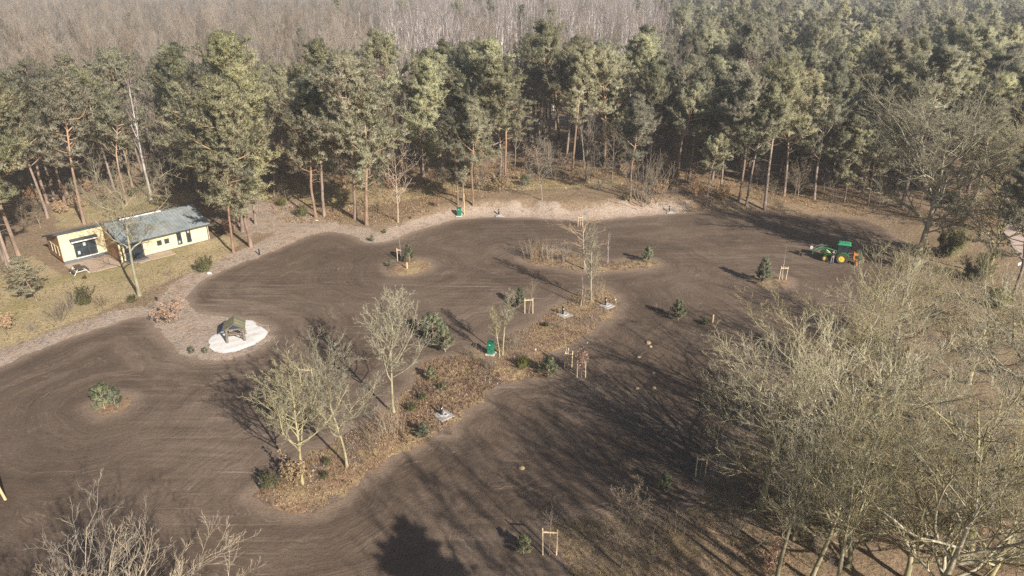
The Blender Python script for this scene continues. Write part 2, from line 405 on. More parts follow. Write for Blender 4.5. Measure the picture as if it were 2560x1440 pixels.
def region_mesh(name, poly, step, zf, extra=None):
    x0, y0 = poly.min(0)-step*2; x1, y1 = poly.max(0)+step*2
    X, Y = np.meshgrid(np.arange(x0, x1, step), np.arange(y0, y1, step))
    s, nx, ny = sdist(X, Y, poly)
    snap = (s < 0) & (s > -step*0.8); keep = (s >= 0) | snap
    X = np.where(snap, nx, X); Y = np.where(snap, ny, Y); s = np.where(snap, 0, s)
    R, C = X.shape
    idx = np.arange(R*C).reshape(R, C)
    q = np.stack([idx[:-1,:-1], idx[:-1,1:], idx[1:,1:], idx[1:,:-1]], -1).reshape(-1, 4)
    q = q[keep.ravel()[q].all(1)]
    used = np.unique(q); remap = np.full(R*C, -1); remap[used] = np.arange(len(used))
    xs, ys, sv = X.ravel()[used], Y.ravel()[used], s.ravel()[used]
    V = np.stack([xs, ys, zf(xs, ys, sv)], 1)
    me = np_mesh(name, V, quads=remap[q], smooth=True)
    return me, xs, ys, sv

# ------------------------------------------------------------------ ground sheet
def geo(a, b, n): return a*(b/a)**(np.arange(1, n+1)/n)
xs = np.concatenate([-(80*geo(1, 45, 16))[::-1], np.arange(-80, 80.1, 0.7), 80*geo(1, 45, 16)])
ys = np.concatenate([-(40*geo(1, 6, 5))[::-1], np.arange(-40, 12, 2.0), np.arange(12, 130, 0.7), np.arange(130, 180, 3.0), 180*geo(1, 28, 18)])
GX, GY = np.meshgrid(xs, ys)
inner = (np.abs(GX) < 110) & (GY > -10) & (GY < 170)
D = -lot_d(GX, GY)                      # distance outside the lot
rr = np.random.default_rng(11)
und = 0.07*np.sin(GX*0.8+0.7*np.sin(GY*0.5))*np.sin(GY*0.9+GX*0.3)*ss(D, 1, 4)*inner
GZ = np.where(inner, zt(GX, GY), bank_w(GX, GY)) + und + rr.normal(0, 0.02, GX.shape)*ss(D, 0.5, 2)*inner
# scars on the cut bank
scar = ss(D, 0.8, 2.0)*(1-ss(D, 3.5, 5.5))*np.exp(-((GX-9)/24)**4)*ss(GY, 80, 90)
_tb = np.random.default_rng(4).uniform(-1, 1, 400)
gul = 0.6*np.interp(GX*0.9+GY*0.25, np.arange(400)-200, _tb)+0.5*np.interp(GX*2.3-GY*0.4, np.arange(400)-200, _tb[::-1])
GZ += scar*0.26*gul
PXX = 1280+F_PX*GX/(GY*cos(PITCH)+CAM_H*sin(PITCH)+1e-6)
PYY = 720-F_PX*(GY*sin(PITCH)-CAM_H*cos(PITCH))/(GY*cos(PITCH)+CAM_H*sin(PITCH)+1e-6)
def poly_attr(px, soft=1.5):
    poly = np.array([at0(*p) for p in px]); s = np.full(GX.shape, -99.0)
    m = (np.abs(GX) < 130) & (GY > -20) & (GY < 175)
    s[m] = sdist(GX[m], GY[m], poly)[0]; return ss(s, -soft, soft)
sandw = (1-ss(D, 1.2, 4.6))*0.95
sandw = np.where((GY < 62) & (GX > -5), sandw*0.05, sandw)                 # lower right: litter comes up to the soil
sandw = np.where((GX > 26) & (GY > 55), sandw*0.35, sandw)
sandw = np.maximum(sandw, 0.8*poly_attr([(395,800),(470,755),(560,680),(560,640),(640,610),(720,560),(790,540),(860,565),(900,590),(800,582),(700,620),(560,680),(480,740),(500,780),(620,800),(680,830),(640,890),(540,900),(440,885)], 1.0))
sandw = np.where((np.abs(GX-9) < 30) & (GY > 85), np.minimum(sandw, 0.78), sandw); sandw = np.maximum(sandw, 0.58*scar*(0.8+0.55*gul))
sandw = np.maximum(sandw, 0.8*poly_attr([(540,520),(640,500),(760,500),(800,540),(700,580),(600,600)], 2.0)*0.8)
grassw = poly_attr([(-200,760),(0,690),(80,640),(160,690),(330,650),(560,590),(600,610),(545,660),(430,700),(330,745),(230,790),(120,830),(0,880),(-200,900)], 2.0)
grassw = np.maximum(grassw, poly_attr([(640,500),(700,470),(900,455),(1100,470),(1300,470),(1550,470),(1560,490),(1300,497),(1100,500),(960,520),(840,520)], 1.5)*0.9)
grassw = np.maximum(grassw, 0.75*poly_attr([(120,520),(480,470),(520,500),(140,580)], 3.0))
grassw = np.maximum(grassw, 0.30*poly_attr([(1340,1290),(1450,1262),(1560,1290),(1700,1250),(1800,1190),(2700,1200),(2700,1600),(1400,1600)], 2.0))
grassw = np.maximum(grassw, 0.25*poly_attr([(2100,850),(2300,680),(2520,640),(2800,700),(2800,1300),(1900,1200)], 4.0))
R_, C_ = GX.shape; idx = np.arange(R_*C_).reshape(R_, C_)
gq = np.stack([idx[:-1,:-1], idx[:-1,1:], idx[1:,1:], idx[1:,:-1]], -1).reshape(-1, 4)
gme = np_mesh('ground', np.stack([GX, GY, GZ], -1), quads=gq, smooth=True)
add_attr(gme, 'sand', sandw.ravel()); add_attr(gme, 'grass', grassw.ravel())
ground = tag(link('ground', gme, None, M_GROUND), 'leaf-strewn forest floor with sandy verges around the dirt lot', None, None, 'structure')

# dirt lot sheet
lme, lx, ly, lsd = region_mesh('dirt_lot', LOT, 0.6, lambda x, y, s: np.full_like(x, LOT_Z))
ed = lsd.copy()
for k, poly in ISL.items(): ed = np.minimum(ed, np.abs(sdist(lx, ly, poly)[0]))
add_attr(lme, 'edge', ed)
lot = tag(link('dirt_lot', lme, None, M_SOIL), 'graded dark brown soil lot with grading streaks', None, None, 'structure')
for k, poly in ISL.items():
    me, x_, y_, s_ = region_mesh('planting_island', poly, 0.35, lambda x, y, s: LOT_Z+0.004+0.14*ss(s, 0, 1.4)+0.03*np.sin(x*2.3)*np.sin(y*2.9)*ss(s, .3, 1))
    lab = {'middle': 'long planting strip of heather and leaf litter through the middle of the lot', 'reeds': 'far planting island of dry grass with the row of bare stems',
           'stakes': 'small sandy island around the staked sapling', 'spread': 'tiny sandy island under the spreading young pine', 'lower': 'small mulched island beside the evergreen bush'}[k]
    tag(link('planting_island', me, None, M_ISLAND), lab, None, None, 'structure')

# white sand under the hut
m, nt, b_, o_ = nmat('white_sand'); w_ = wcoord(nt)
f_ = noise(nt, w_, 4, 5, 0.7); g_ = noise(nt, w_, 0.8, 3, 0.5)
nt.links.new(mix(nt, sstep(nt, g_, 0.5, 0.75), ramp(nt, f_, [(0.3, (0.54,0.515,0.495)), (0.7, (0.66,0.64,0.62))]), (0.46,0.425,0.39)), b_.inputs['Base Color'])
b_.inputs['Roughness'].default_value = 1; bump(nt, b_, f_, 0.5, 0.08)
WS_PX = [(520,858),(530,846),(552,834),(556,822),(562,812),(566,803),(600,802),(632,806),(650,818),(666,828),(668,838),(660,850),(640,862),(612,876),(584,884),(556,886),(536,882),(524,872)]
WS = densify([at0(*p) for p in WS_PX], 0.4, 0.07)
me, x_, y_, s_ = region_mesh('white_sand_patch', WS, 0.25, lambda x, y, s: 0.16+0.06*ss(s, 0, .6)+0.02*np.sin(x*3)*np.sin(y*4))
tag(link('white_sand_patch', me, None, m), 'bright white sand patch under the timber play hut', None, None, 'structure')

# paved terrace by the cabin and the service road at the far right
M_PAVE = plain('paving', (0.36,0.27,0.20), 0.9, 0.2, 1.5, bmp=0.4)
M_ROAD = plain('sandy_road', (0.42,0.33,0.29), 0.95, 0.15, 0.6)
rd = densify([at0(*p) for p in [(2490,560),(2560,545),(2700,520),(2700,640),(2600,690),(2540,640),(2515,600)]], 1.5, 0.1)
me, x_, y_, s_ = region_mesh('path', rd, 0.8, lambda x, y, s: zt(x, y)+0.10)
tag(link('path', me, None, M_ROAD), 'pale sandy path at the right edge of the wood', None, None, 'structure')
# ------------------------------------------------------------------ vegetation builders (numpy)
UP = np.array([0, 0, 1.0])
def nrm(a): return a/np.maximum(np.linalg.norm(a, axis=-1, keepdims=True), 1e-9)
def grow_paths(rng, start, dirs, length, k, wig, trop):
    """B polylines of k segments"""
    B = len(start); Pp = np.empty((B, k+1, 3)); Pp[:,0] = start; d = dirs.copy()
    L = np.broadcast_to(np.asarray(length, float), (B,))
    for j in range(k):
        d = nrm(d + rng.normal(0, wig, (B, 3)) + UP*trop)
        Pp[:,j+1] = Pp[:,j] + d*(L/k)[:,None]
    return Pp
def sample_children(rng, Pp, n, t0, t1, ang, ang_sd, flat=0.0):
    """n children per parent: positions, directions, t values, parent index"""
    B, K, _ = Pp.shape; K -= 1
    t = (t0 + (t1-t0)*(np.arange(n)[None,:] + rng.random((B, n)))/n)
    seg = np.clip((t*K).astype(int), 0, K-1); fr = t*K - seg
    bi = np.arange(B)[:,None]
    a, b = Pp[bi, seg], Pp[bi, seg+1]
    pos = a + (b-a)*fr[...,None]; tan = nrm(b-a)
    ref = np.where(np.abs(tan[...,2:3]) < 0.95, np.array([0,0,1.0]), np.array([1.0,0,0]))
    s1 = nrm(np.cross(tan, ref)); s2 = np.cross(tan, s1)
    az = np.arange(n)[None,:]*2.4 + rng.random((B, 1))*6.28 + rng.normal(0, 0.5, (B, n))
    th = np.clip(rng.normal(ang, ang_sd, (B, n)), 0.12, 1.7)
    side = s1*np.cos(az)[...,None] + s2*(np.sin(az)*(1-flat))[...,None]
    d = nrm(tan*np.cos(th)[...,None] + nrm(side)*np.sin(th)[...,None])
    return pos.reshape(-1,3), d.reshape(-1,3), t.ravel(), np.repeat(np.arange(B), n)
def tubes(Pp, Rr, n):
    """tubes with n sides round B polylines -> verts, quads"""
    B, K, _ = Pp.shape
    T = np.empty_like(Pp); T[:,1:-1] = Pp[:,2:]-Pp[:,:-2]; T[:,0] = Pp[:,1]-Pp[:,0]; T[:,-1] = Pp[:,-1]-Pp[:,-2]; T = nrm(T)
    mean = nrm(Pp[:,-1]-Pp[:,0]); ref = np.where(np.abs(mean[:,2:3]) < 0.9, np.array([0,0,1.0]), np.array([1.0,0,0]))[:,None,:]
    a = nrm(np.cross(T, np.broadcast_to(ref, T.shape))); b = np.cross(T, a)
    th = np.arange(n)*2*pi/n
    V = Pp[:,:,None,:] + (a[:,:,None,:]*np.cos(th)[None,None,:,None] + b[:,:,None,:]*np.sin(th)[None,None,:,None])*Rr[:,:,None,None]
    base = (np.arange(B)*K*n)[:,None,None] + (np.arange(K-1)*n)[None,:,None]
    k0 = np.arange(n)[None,None,:]; k1 = (np.arange(n)+1) % n; k1 = k1[None,None,:]
    q = np.stack([base+k0, base+k1, base+n+k1, base+n+k0], -1).reshape(-1, 4)
    return V.reshape(-1, 3), q
class Acc:
    def __init__(s): s.V = []; s.Q = []; s.n = 0
    def add(s, V, Q): s.V.append(V); s.Q.append(Q+s.n); s.n += len(V)
    def mesh(s, name): return np_mesh(name, np.concatenate(s.V), quads=np.concatenate(s.Q), smooth=True)
def taper(r0, r1, k): return r0[:,None]*(1-np.linspace(0,1,k+1)[None,:]) + r1[:,None]*np.linspace(0,1,k+1)[None,:]

def bare_tree(seed, H=15.0, r0=0.22, limb0=0.35, nl=(14,8,7,5,3), lr=(0.42,0.45,0.5,0.5,0.5), ang=(0.75,0.7,0.65,0.6,0.6), trop=(0.10,0.08,0.05,0.03,0.0), wig=0.16, lean=0.04, shape='round', twig=0.008, sides=(9,6,4,3,3,3), multi=1, thick=1.0, limbs_in_trunk=True):
    """a leafless tree: returns (trunk mesh, crown mesh)"""
    rng = np.random.default_rng(seed); tr = Acc(); cr = Acc()
    st = np.zeros((multi,3)); dr = nrm(np.tile(UP, (multi,1)) + rng.normal(0, lean if multi == 1 else 0.22, (multi,3)))
    if multi > 1: st[:,:2] = rng.normal(0, 0.25, (multi,2))
    Hs = H*(1 if multi == 1 else rng.uniform(0.75, 1.0, multi))
    Pp = grow_paths(rng, st, dr, Hs, 12, 0.045, 0.05); R0 = np.full(multi, r0)
    prof = np.linspace(0,1,13); Rr = R0[:,None]*((1-prof*0.94)**0.9)[None,:]; Rr[:,0] *= 1.35
    V, Q = tubes(Pp, Rr, sides[0]); tr.add(V, Q)
    Lp = np.broadcast_to(np.asarray(Hs, float), (multi,)); ks = (7,5,4,2,1)
    for l, n in enumerate(nl):
        pos, d, t, pi_ = sample_children(rng, Pp, n, limb0 if l == 0 else 0.18, 0.98, ang[l], 0.16)
        if l == 0:
            tt = (t-limb0)/(1-limb0)
            sh = {'round': 0.55+0.75*np.sin(np.clip(tt,0,1)*pi*0.85+0.3), 'cone': 1.15-0.9*tt, 'vase': 0.75+0.5*(1-np.abs(tt-0.5)*1.4), 'up': 1.0-0.45*tt}[shape]
        else: sh = 1.05-0.55*t
        L = Lp[pi_]*lr[l]*sh*rng.uniform(0.7, 1.25, len(t))
        K = Rr.shape[1]-1; rp = Rr[pi_, np.clip((t*K).astype(int), 0, K)]
        rb = np.maximum(np.minimum(rp*rng.uniform(0.45, 0.75, len(t)), (0.012+L*0.017)*thick), twig)
        k = ks[l]
        Pn = grow_paths(rng, pos, d, L, k, wig*(1 if l < 2 else 1.3), trop[l])
        Rn = taper(rb, np.maximum(rb*0.28, twig*0.65), k)
        V, Q = tubes(Pn, Rn, sides[l+1])
        (tr if (l == 0 and limbs_in_trunk) else cr).add(V, Q)
        Pp, Rr, Lp = Pn, Rn, L
    top = max(v[:,2].max() for v in tr.V+cr.V); k = H/top       # the twigs, not the leader, set the height
    for acc in (tr, cr): acc.V = [v*k for v in acc.V]
    return tr.mesh('trunk'), cr.mesh('crown'), Pp

def blades(rng, C, A, size, m, width, spread):
    """m thin triangular blades at every centre C, fanned about axis A; returns a mesh with outward normals"""
    n = len(C); C = np.repeat(C, m, 0); A = np.repeat(A, m, 0); s = np.repeat(np.broadcast_to(size, (n,)), m)*rng.uniform(0.7, 1.25, n*m)
    d = nrm(A + rng.normal(0, spread, (n*m, 3)))
    side = nrm(np.cross(d, nrm(rng.normal(0, 1, (n*m, 3)))))
    w = (s*width)[:,None]
    v0 = C - side*w; v1 = C + side*w; v2 = C + d*s[:,None]
    gn = np.cross(v1-v0, v2-v0); out = nrm(A*0.8 + UP*0.35 + rng.normal(0, 0.22, (n*m,3)))
    fl = (gn*out).sum(1) < 0; v0[fl], v1[fl] = v1[fl].copy(), v0[fl].copy()
    V = np.stack([v0, v1, v2], 1).reshape(-1, 3)
    return V, np.arange(len(V)).reshape(-1, 3), np.repeat(out, 3, 0)
def leafquads(rng, C, size, n_up=0.3):
    n = len(C); s = size*rng.uniform(0.6, 1.3, n)[:,None]
    nn = nrm(rng.normal(0, 1, (n,3)) + UP*n_up); a = nrm(np.cross(nn, rng.normal(0,1,(n,3)))); b = np.cross(nn, a)
    V = np.stack([C-a*s-b*s*.55, C+a*s*.2-b*s*.6, C+a*s+b*s*.4, C-a*s*.3+b*s*.6], 1).reshape(-1, 3)
    return V, np.arange(len(V)).reshape(-1, 4)
def with_normals(me, nv):
    me.polygons.foreach_set('use_smooth', np.ones(len(me.polygons), bool))
    try: me.normals_split_custom_set_from_vertices(np.asarray(nv, np.float32).tolist())
    except Exception: pass
    return me

def pine(seed, H=20.0, r0=0.22, c0=0.42, nl=46, ns=9, nt=14, wide=0.20, tuft=0.40, low=True, top=0.55, blades_n=6, curve=0.03):
    rng = np.random.default_rng(seed); tr = Acc()
    Pp = grow_paths(rng, np.zeros((1,3)), nrm(np.array([[0,0,1.0]])+rng.normal(0, .03, (1,3))), H*0.97, 14, curve, 0.06)
    prof = np.linspace(0,1,15); Rr = (r0*(1-prof*0.9))[None,:]; Rr[:,0] *= 1.25
    V, Q = tubes(Pp, Rr, 9); tr.add(V, Q)
    pos, d, t, _ = sample_children(rng, Pp, nl, c0, 0.995, 1.25, 0.16)
    tt = (t-c0)/(1-c0)
    L = H*wide*np.clip(0.62+0.75*np.sin(np.clip(tt*0.80+0.20,0,1)*pi)-0.50*tt, 0.16, 2)*rng.uniform(0.55, 1.25, len(t))
    keep = rng.random(len(t)) > np.where(tt < 0.25, 0.30, 0.04)
    pos, d, t, L, tt = pos[keep], d[keep], t[keep], L[keep], tt[keep]
    P1 = grow_paths(rng, pos, nrm(d+UP*0.12*(tt[:,None])), L, 6, 0.13, 0.10)
    rb = 0.018+L*0.014; R1 = taper(rb, rb*0.3, 6); V, Q = tubes(P1, R1, 4); tr.add(V, Q)
    # a few dead stubs on the bare bole
    ps, ds, ts, _ = sample_children(rng, Pp, 9, 0.18, c0+0.1, 1.4, 0.2); Ls = rng.uniform(0.5, 1.8, 9)
    P1s = grow_paths(rng, ps, ds, Ls, 3, 0.2, 0.02); V, Q = tubes(P1s, taper(np.full(9,.028), np.full(9,.008), 3), 4); tr.add(V, Q)
    pos2, d2, t2, pi2 = sample_children(rng, P1, ns, 0.15, 1.0, 0.85, 0.25, 0.6)
    L2 = L[pi2]*0.36*(1.15-0.45*t2)*rng.uniform(0.6, 1.3, len(t2)) + 0.25
    P2 = grow_paths(rng, pos2, nrm(d2+UP*0.12), L2, 3, 0.16, 0.10)
    V, Q = tubes(P2, taper(np.full(len(L2), .016), np.full(len(L2), .007), 3), 3); tr.add(V, Q)
    pos3, d3, t3, pi3 = sample_children(rng, P2, nt, 0.15, 1.0, 0.8, 0.3)
    ctr = P2[pi3].mean(1); C = pos3 + rng.normal(0, 0.09, pos3.shape)*[1.4,1.4,0.7] + UP*0.06
    axis_pt = np.stack([np.zeros(len(C)), np.zeros(len(C)), C[:,2]-1.0], 1)
    A = nrm(0.40*d3 + 0.70*nrm(C-axis_pt) + 0.40*nrm(C-ctr+1e-6) + UP*0.75)
    V, T, nn = blades(rng, C, A, tuft, blades_n, 0.085, 0.55)
    cm = with_normals(np_mesh('crown', V, tris=T), nn)
    return tr.mesh('trunk'), cm
def young_pine(seed, H=1.8, wide=0.42, tuft=0.16, nl=26, ns=5, nt=9, c0=0.05, dense=7):
    rng = np.random.default_rng(seed); tr = Acc()
    Pp = grow_paths(rng, np.zeros((1,3)), np.array([[0,0,1.0]]), H, 8, 0.03, 0.1)
    V, Q = tubes(Pp, np.linspace(0.035*H/1.8, 0.008, 9)[None,:], 6); tr.add(V, Q)
    pos, d, t, _ = sample_children(rng, Pp, nl, c0, 0.92, 1.25, 0.15)
    L = H*wide*(1.08-0.85*t)*rng.uniform(0.7, 1.2, len(t))
    P1 = grow_paths(rng, pos, d, L, 4, 0.08, 0.13); V, Q = tubes(P1, taper(np.full(len(t), .012*H/1.8), np.full(len(t), .005), 4), 4); tr.add(V, Q)
    pos2, d2, t2, pi2 = sample_children(rng, P1, ns, 0.25, 1.0, 0.55, 0.2, 0.3)
    L2 = L[pi2]*0.38*rng.uniform(0.7, 1.2, len(t2))
    P2 = grow_paths(rng, pos2, nrm(d2+UP*0.35), L2, 2, 0.1, 0.2)
    allp = np.concatenate([P2, P1[:, 2:5], Pp[:, 6:9]], 0)
    pos3, d3, t3, pi3 = sample_children(rng, allp, nt, 0.05, 1.0, 0.4, 0.2)
    tan = nrm(allp[pi3][:, -1]-allp[pi3][:, 0])
    A = nrm(d3*0.6 + tan*0.6 + UP*0.25)
    V, T, nn = blades(rng, pos3, A, tuft, dense, 0.09, 0.45)
    return tr.mesh('stem'), with_normals(np_mesh('needles', V, tris=T), nn)
def stems_bush(seed, n=22, H=3.0, spread=0.28, base=0.45, twigs=7, r=0.02, leafs=0, leaf=0.06, sub=3):
    """many thin stems from one foot; optional retained leaves"""
    rng = np.random.default_rng(seed); a = Acc()
    st = np.zeros((n,3)); st[:,:2] = rng.normal(0, base, (n,2)); d = nrm(UP + np.concatenate([st[:,:2]*0.35/max(base,.01)*spread*3, np.zeros((n,1))],1) + rng.normal(0, spread, (n,3))*[1,1,0.2])
    L = H*rng.uniform(0.55, 1.05, n); P0 = grow_paths(rng, st, d, L, 6, 0.05, 0.05)
    V, Q = tubes(P0, taper(np.full(n, r), np.full(n, r*0.3), 6), 4); a.add(V, Q)
    pos, d, t, pi_ = sample_children(rng, P0, twigs, 0.25, 0.98, 0.55, 0.2)
    L1 = L[pi_]*0.26*(1.2-t*0.7)*rng.uniform(0.6, 1.3, len(t)); P1 = grow_paths(rng, pos, d, L1, 3, 0.12, 0.08)
    V, Q = tubes(P1, taper(np.full(len(t), r*0.42), np.full(len(t), r*0.2), 3), 3); a.add(V, Q)
    pos, d, t, pi_ = sample_children(rng, P1, sub, 0.2, 1.0, 0.6, 0.2)
    L2 = L1[pi_]*0.45*rng.uniform(0.6, 1.2, len(t)); P2 = grow_paths(rng, pos, d, L2, 2, 0.14, 0.05)
    V, Q = tubes(P2, taper(np.full(len(t), r*0.26), np.full(len(t), r*0.16), 2), 3); a.add(V, Q)
    me = a.mesh('stems'); lf = None
    if leafs:
        ii = rng.integers(0, len(P2), leafs); C = P2[ii, rng.integers(0, 3, leafs)] + rng.normal(0, 0.07, (leafs,3))
        V, Q = leafquads(rng, C, leaf); lf = np_mesh('leaves', V, quads=Q)
    return me, lf
def evergreen_bush(seed, n=60, H=1.8, spread=0.35, base=0.35, tuft=0.2, per=26, up=0.9):
    rng = np.random.default_rng(seed); a = Acc()
    st = np.zeros((n,3)); st[:,:2] = rng.normal(0, base*0.5, (n,2)); d = nrm(UP + rng.normal(0, spread, (n,3))*[1,1,0.2])
    L = H*rng.uniform(0.5, 1.05, n); P0 = grow_paths(rng, st, d, L, 5, 0.06, 0.05)
    V, Q = tubes(P0, taper(np.full(n, .012), np.full(n, .005), 5), 3); a.add(V, Q)
    pos, d, t, pi_ = sample_children(rng, P0, per, 0.15, 1.0, 0.5, 0.25)
    C = pos + rng.normal(0, 0.06*H/1.8, pos.shape)
    out = nrm(C - np.array([0,0,H*0.35])); A = nrm(d*0.5+out*0.6+UP*up*0.5)
    V, T, nn = blades(rng, C, A, tuft, 4, 0.10, 0.4)
    return a.mesh('stems'), with_normals(np_mesh('foliage', V, tris=T), nn)

# ------------------------------------------------------------------ vegetation materials
M_NEEDLE = leafmat('pine_needles', (0.155,0.151,0.096), (0.275,0.260,0.174), 0.26, 0.6)
M_NEEDLE_Y = leafmat('young_pine_needles', (0.13,0.140,0.080), (0.25,0.26,0.165), 0.15, 0.5)
M_GREENBUSH = leafmat('green_broom', (0.075,0.08,0.028), (0.17,0.165,0.068), 0.2, 0.5)
M_HEATHER = leafmat('heather', (0.105,0.065,0.038), (0.22,0.145,0.088), 0.2, 0.5)
M_BROWNLEAF = leafmat('retained_oak_leaves', (0.19,0.118,0.070), (0.36,0.245,0.16), 0.2, 0.35)
M_PINEBARK = barkmat('pine_bark', (0.125,0.085,0.062), (0.29,0.205,0.155), 2.2, top=(0.40,0.265,0.175), z0=4.0, z1=12.0)
M_BARK = barkmat('lichen_bark', (0.165,0.145,0.082), (0.43,0.378,0.235), 2.2, rnd=0.25)
M_BARK_LIME = barkmat('yellow_green_bark', (0.165,0.148,0.082), (0.41,0.365,0.23), 3.0)
M_PALEBARK = barkmat('pale_pinkish_bark', (0.20,0.158,0.108), (0.43,0.35,0.26), 2.0)
M_TWIG = barkmat('grey_brown_twigs', (0.150,0.118,0.082), (0.285,0.230,0.170), 1.2)
M_TWIG_FAR = barkmat('brown_wood_twigs', (0.165,0.134,0.106), (0.34,0.285,0.232), 0.35, rnd=0.40)
M_BIRCH = barkmat('birch_bark', (0.27,0.24,0.22), (0.62,0.58,0.555), 1.4)
M_BIRCHTWIG = barkmat('purple_birch_twigs', (0.135,0.098,0.092), (0.25,0.19,0.182), 0.8)
M_STEM = barkmat('pale_dry_stems', (0.22,0.165,0.115), (0.43,0.335,0.24), 2.0)
M_STRAW = leafmat('dry_grass', (0.21,0.15,0.08), (0.42,0.32,0.19), 0.15, 0.5)
M_LITTER = leafmat('fallen_leaves', (0.16,0.095,0.058), (0.40,0.27,0.18), 0.2, 0.4)

def tree_thing(name, parts, loc, rz=0.0, s=1.0, tilt=(0,0), label=None, cat='tree', group=None, sz=None):
    """parts: list of (part name, mesh); meshes are shared between copies"""
    o = empty(name, loc, rz); o.rotation_euler = (tilt[0], tilt[1], rz); o.scale = (s, s, s if sz is None else sz)
    for pn, me in parts:
        c = bpy.data.objects.new(pn, me); COL.objects.link(c); c.parent = o
    return tag(o, label, cat, group)
def setm(me, m): me.materials.append(m); return me
# ------------------------------------------------------------------ cabin
M_CREAM = None
def siding(name, c0, c1, board=0.15, rough=0.75):
    m, nt, b, o = nmat(name); v = ocoord(nt)
    sx = N(nt, 'ShaderNodeSeparateXYZ'); nt.links.new(v, sx.inputs[0])
    zz = math_(nt, 'DIVIDE', sx.outputs[2], board); fr = math_(nt, 'FRACT', zz); fl = math_(nt, 'FLOOR', zz)
    wn_ = N(nt, 'ShaderNodeTexWhiteNoise'); wn_.noise_dimensions = '1D'; nt.links.new(fl, wn_.inputs['W'])
    mp = N(nt, 'ShaderNodeMapping'); mp.inputs['Scale'].default_value = (0.5, 0.5, 8); nt.links.new(v, mp.inputs[0])
    g = noise(nt, mp.outputs[0], 2.0, 5, 0.6)
    f = math_(nt, 'ADD', math_(nt, 'MULTIPLY', wn_.outputs['Value'], 0.45), math_(nt, 'MULTIPLY', g, 0.6))
    c = ramp(nt, f, [(0.2, c0), (0.8, c1)])
    groove = sstep(nt, fr, 0.0, 0.14)
    c = mix(nt, groove, tuple(x*0.55 for x in c0), c)
    st = noise(nt, v, 0.9, 4, 0.6); c = mix(nt, math_(nt, 'MULTIPLY', sstep(nt, st, 0.55, 0.75), 0.35), c, tuple(x*0.7 for x in c0))
    nt.links.new(c, b.inputs['Base Color']); b.inputs['Roughness'].default_value = rough
    bump(nt, b, groove, 0.6, 0.02); return m
M_CREAM = siding('cream_boards', (0.52,0.44,0.27), (0.70,0.61,0.41))
M_CEDAR = siding('brown_boards', (0.21,0.115,0.055), (0.36,0.21,0.11))
M_DARKTRIM = plain('dark_grey_trim', (0.055,0.06,0.066), 0.5, 0.2, 4)
M_PLINTH = plain('grey_plinth', (0.11,0.115,0.125), 0.9, 0.2, 2, bmp=0.3)
M_WHITETRIM = plain('white_trim', (0.66,0.62,0.57), 0.6, 0.1, 4)
m, nt, b_, o_ = nmat('green_roof_sheet'); v_ = ocoord(nt)
f_ = noise(nt, v_, 0.7, 5, 0.65); f2_ = noise(nt, v_, 6, 4, 0.7)
c_ = ramp(nt, f_, [(0.3, (0.145,0.165,0.168)), (0.6, (0.235,0.258,0.258)), (0.8, (0.31,0.315,0.305))])
c_ = mix(nt, math_(nt, 'MULTIPLY', sstep(nt, noise(nt, v_, 0.55, 4, 0.6), 0.56, 0.66), 0.5), c_, (0.20,0.155,0.11))
c_ = mix(nt, 0.3, c_, ramp(nt, f2_, [(0.3, 0.6), (0.7, 1.3)]), 'MULTIPLY')
nt.links.new(c_, b_.inputs['Base Color']); b_.inputs['Roughness'].default_value = 0.45; b_.inputs['Specular IOR Level'].default_value = 0.4
M_ROOF = m
m, nt, b_, o_ = nmat('window_glass'); f_ = noise(nt, ocoord(nt), 1.3, 2, 0.5)
nt.links.new(ramp(nt, f_, [(0.35, (0.012,0.018,0.024)), (0.7, (0.035,0.048,0.055))]), b_.inputs['Base Color'])
b_.inputs['Roughness'].default_value = 0.06; b_.inputs['Specular IOR Level'].default_value = 0.7
M_GLASS = m
M_BLIND = plain('white_posters', (0.30,0.36,0.37), 0.5, 0.2, 3)

def window(parent, x0, x1, z0, z1, y, cols=1, rows=1, fr=0.06, posters=0, seed=0):
    """a window lying in a wall that faces -y"""
    f = MB(); t = 0.09
    f.box(((x0+x1)/2, y-0.02, z0+fr/2), (x1-x0, t, fr)); f.box(((x0+x1)/2, y-0.02, z1-fr/2), (x1-x0, t, fr))
    for xx in (x0+fr/2, x1-fr/2): f.box((xx, y-0.02, (z0+z1)/2), (fr, t-0.006, z1-z0-2*fr))
    w = f.build('window', M_DARKTRIM, parent)
    cw = (x1-x0-2*fr)/cols; rh = (z1-z0-2*fr)/rows; rg = random.Random(seed)
    for i in range(cols):
        for j in range(rows):
            cx, cz = x0+fr+cw*(i+.5), z0+fr+rh*(j+.5)
            MB().box((cx, y-0.012, cz), (cw-0.03, 0.02, rh-0.03)).build('pane', M_GLASS, w)
            if i: MB().box((x0+fr+cw*i, y-0.022, cz), (0.05, 0.06, rh)).build('mullion', M_DARKTRIM, w)
            if j: MB().box((cx, y-0.020, z0+fr+rh*j), (cw-0.05, 0.055, 0.045)).build('mullion', M_DARKTRIM, w)
    for k in range(posters):
        i, j = rg.randrange(cols), rg.randrange(rows)
        cx, cz = x0+fr+cw*(i+.5)+rg.uniform(-.15,.15)*cw, z0+fr+rh*(j+.5)
        MB().box((cx, y-0.030, cz), (min(.3, cw*.5), 0.012, min(.42, rh*.6))).build('poster', M_BLIND, w)
    return w
cz0 = float(zt(-50, 84))
cx_, cy_ = at0(161, 662, cz0)
cabin = tag(empty('cabin', (cx_, cy_, cz0), radians(47)), 'low cream timber cabin with green ribbed roof at the forest edge', 'building')
RID, EAVE, BEAVE, DEP, FR, XL, XR = 3.85, 2.38, 2.55, 5.0, -4.3, 5.0, 16.2
sl = (RID-EAVE)/(-FR); sb = (RID-BEAVE)/DEP
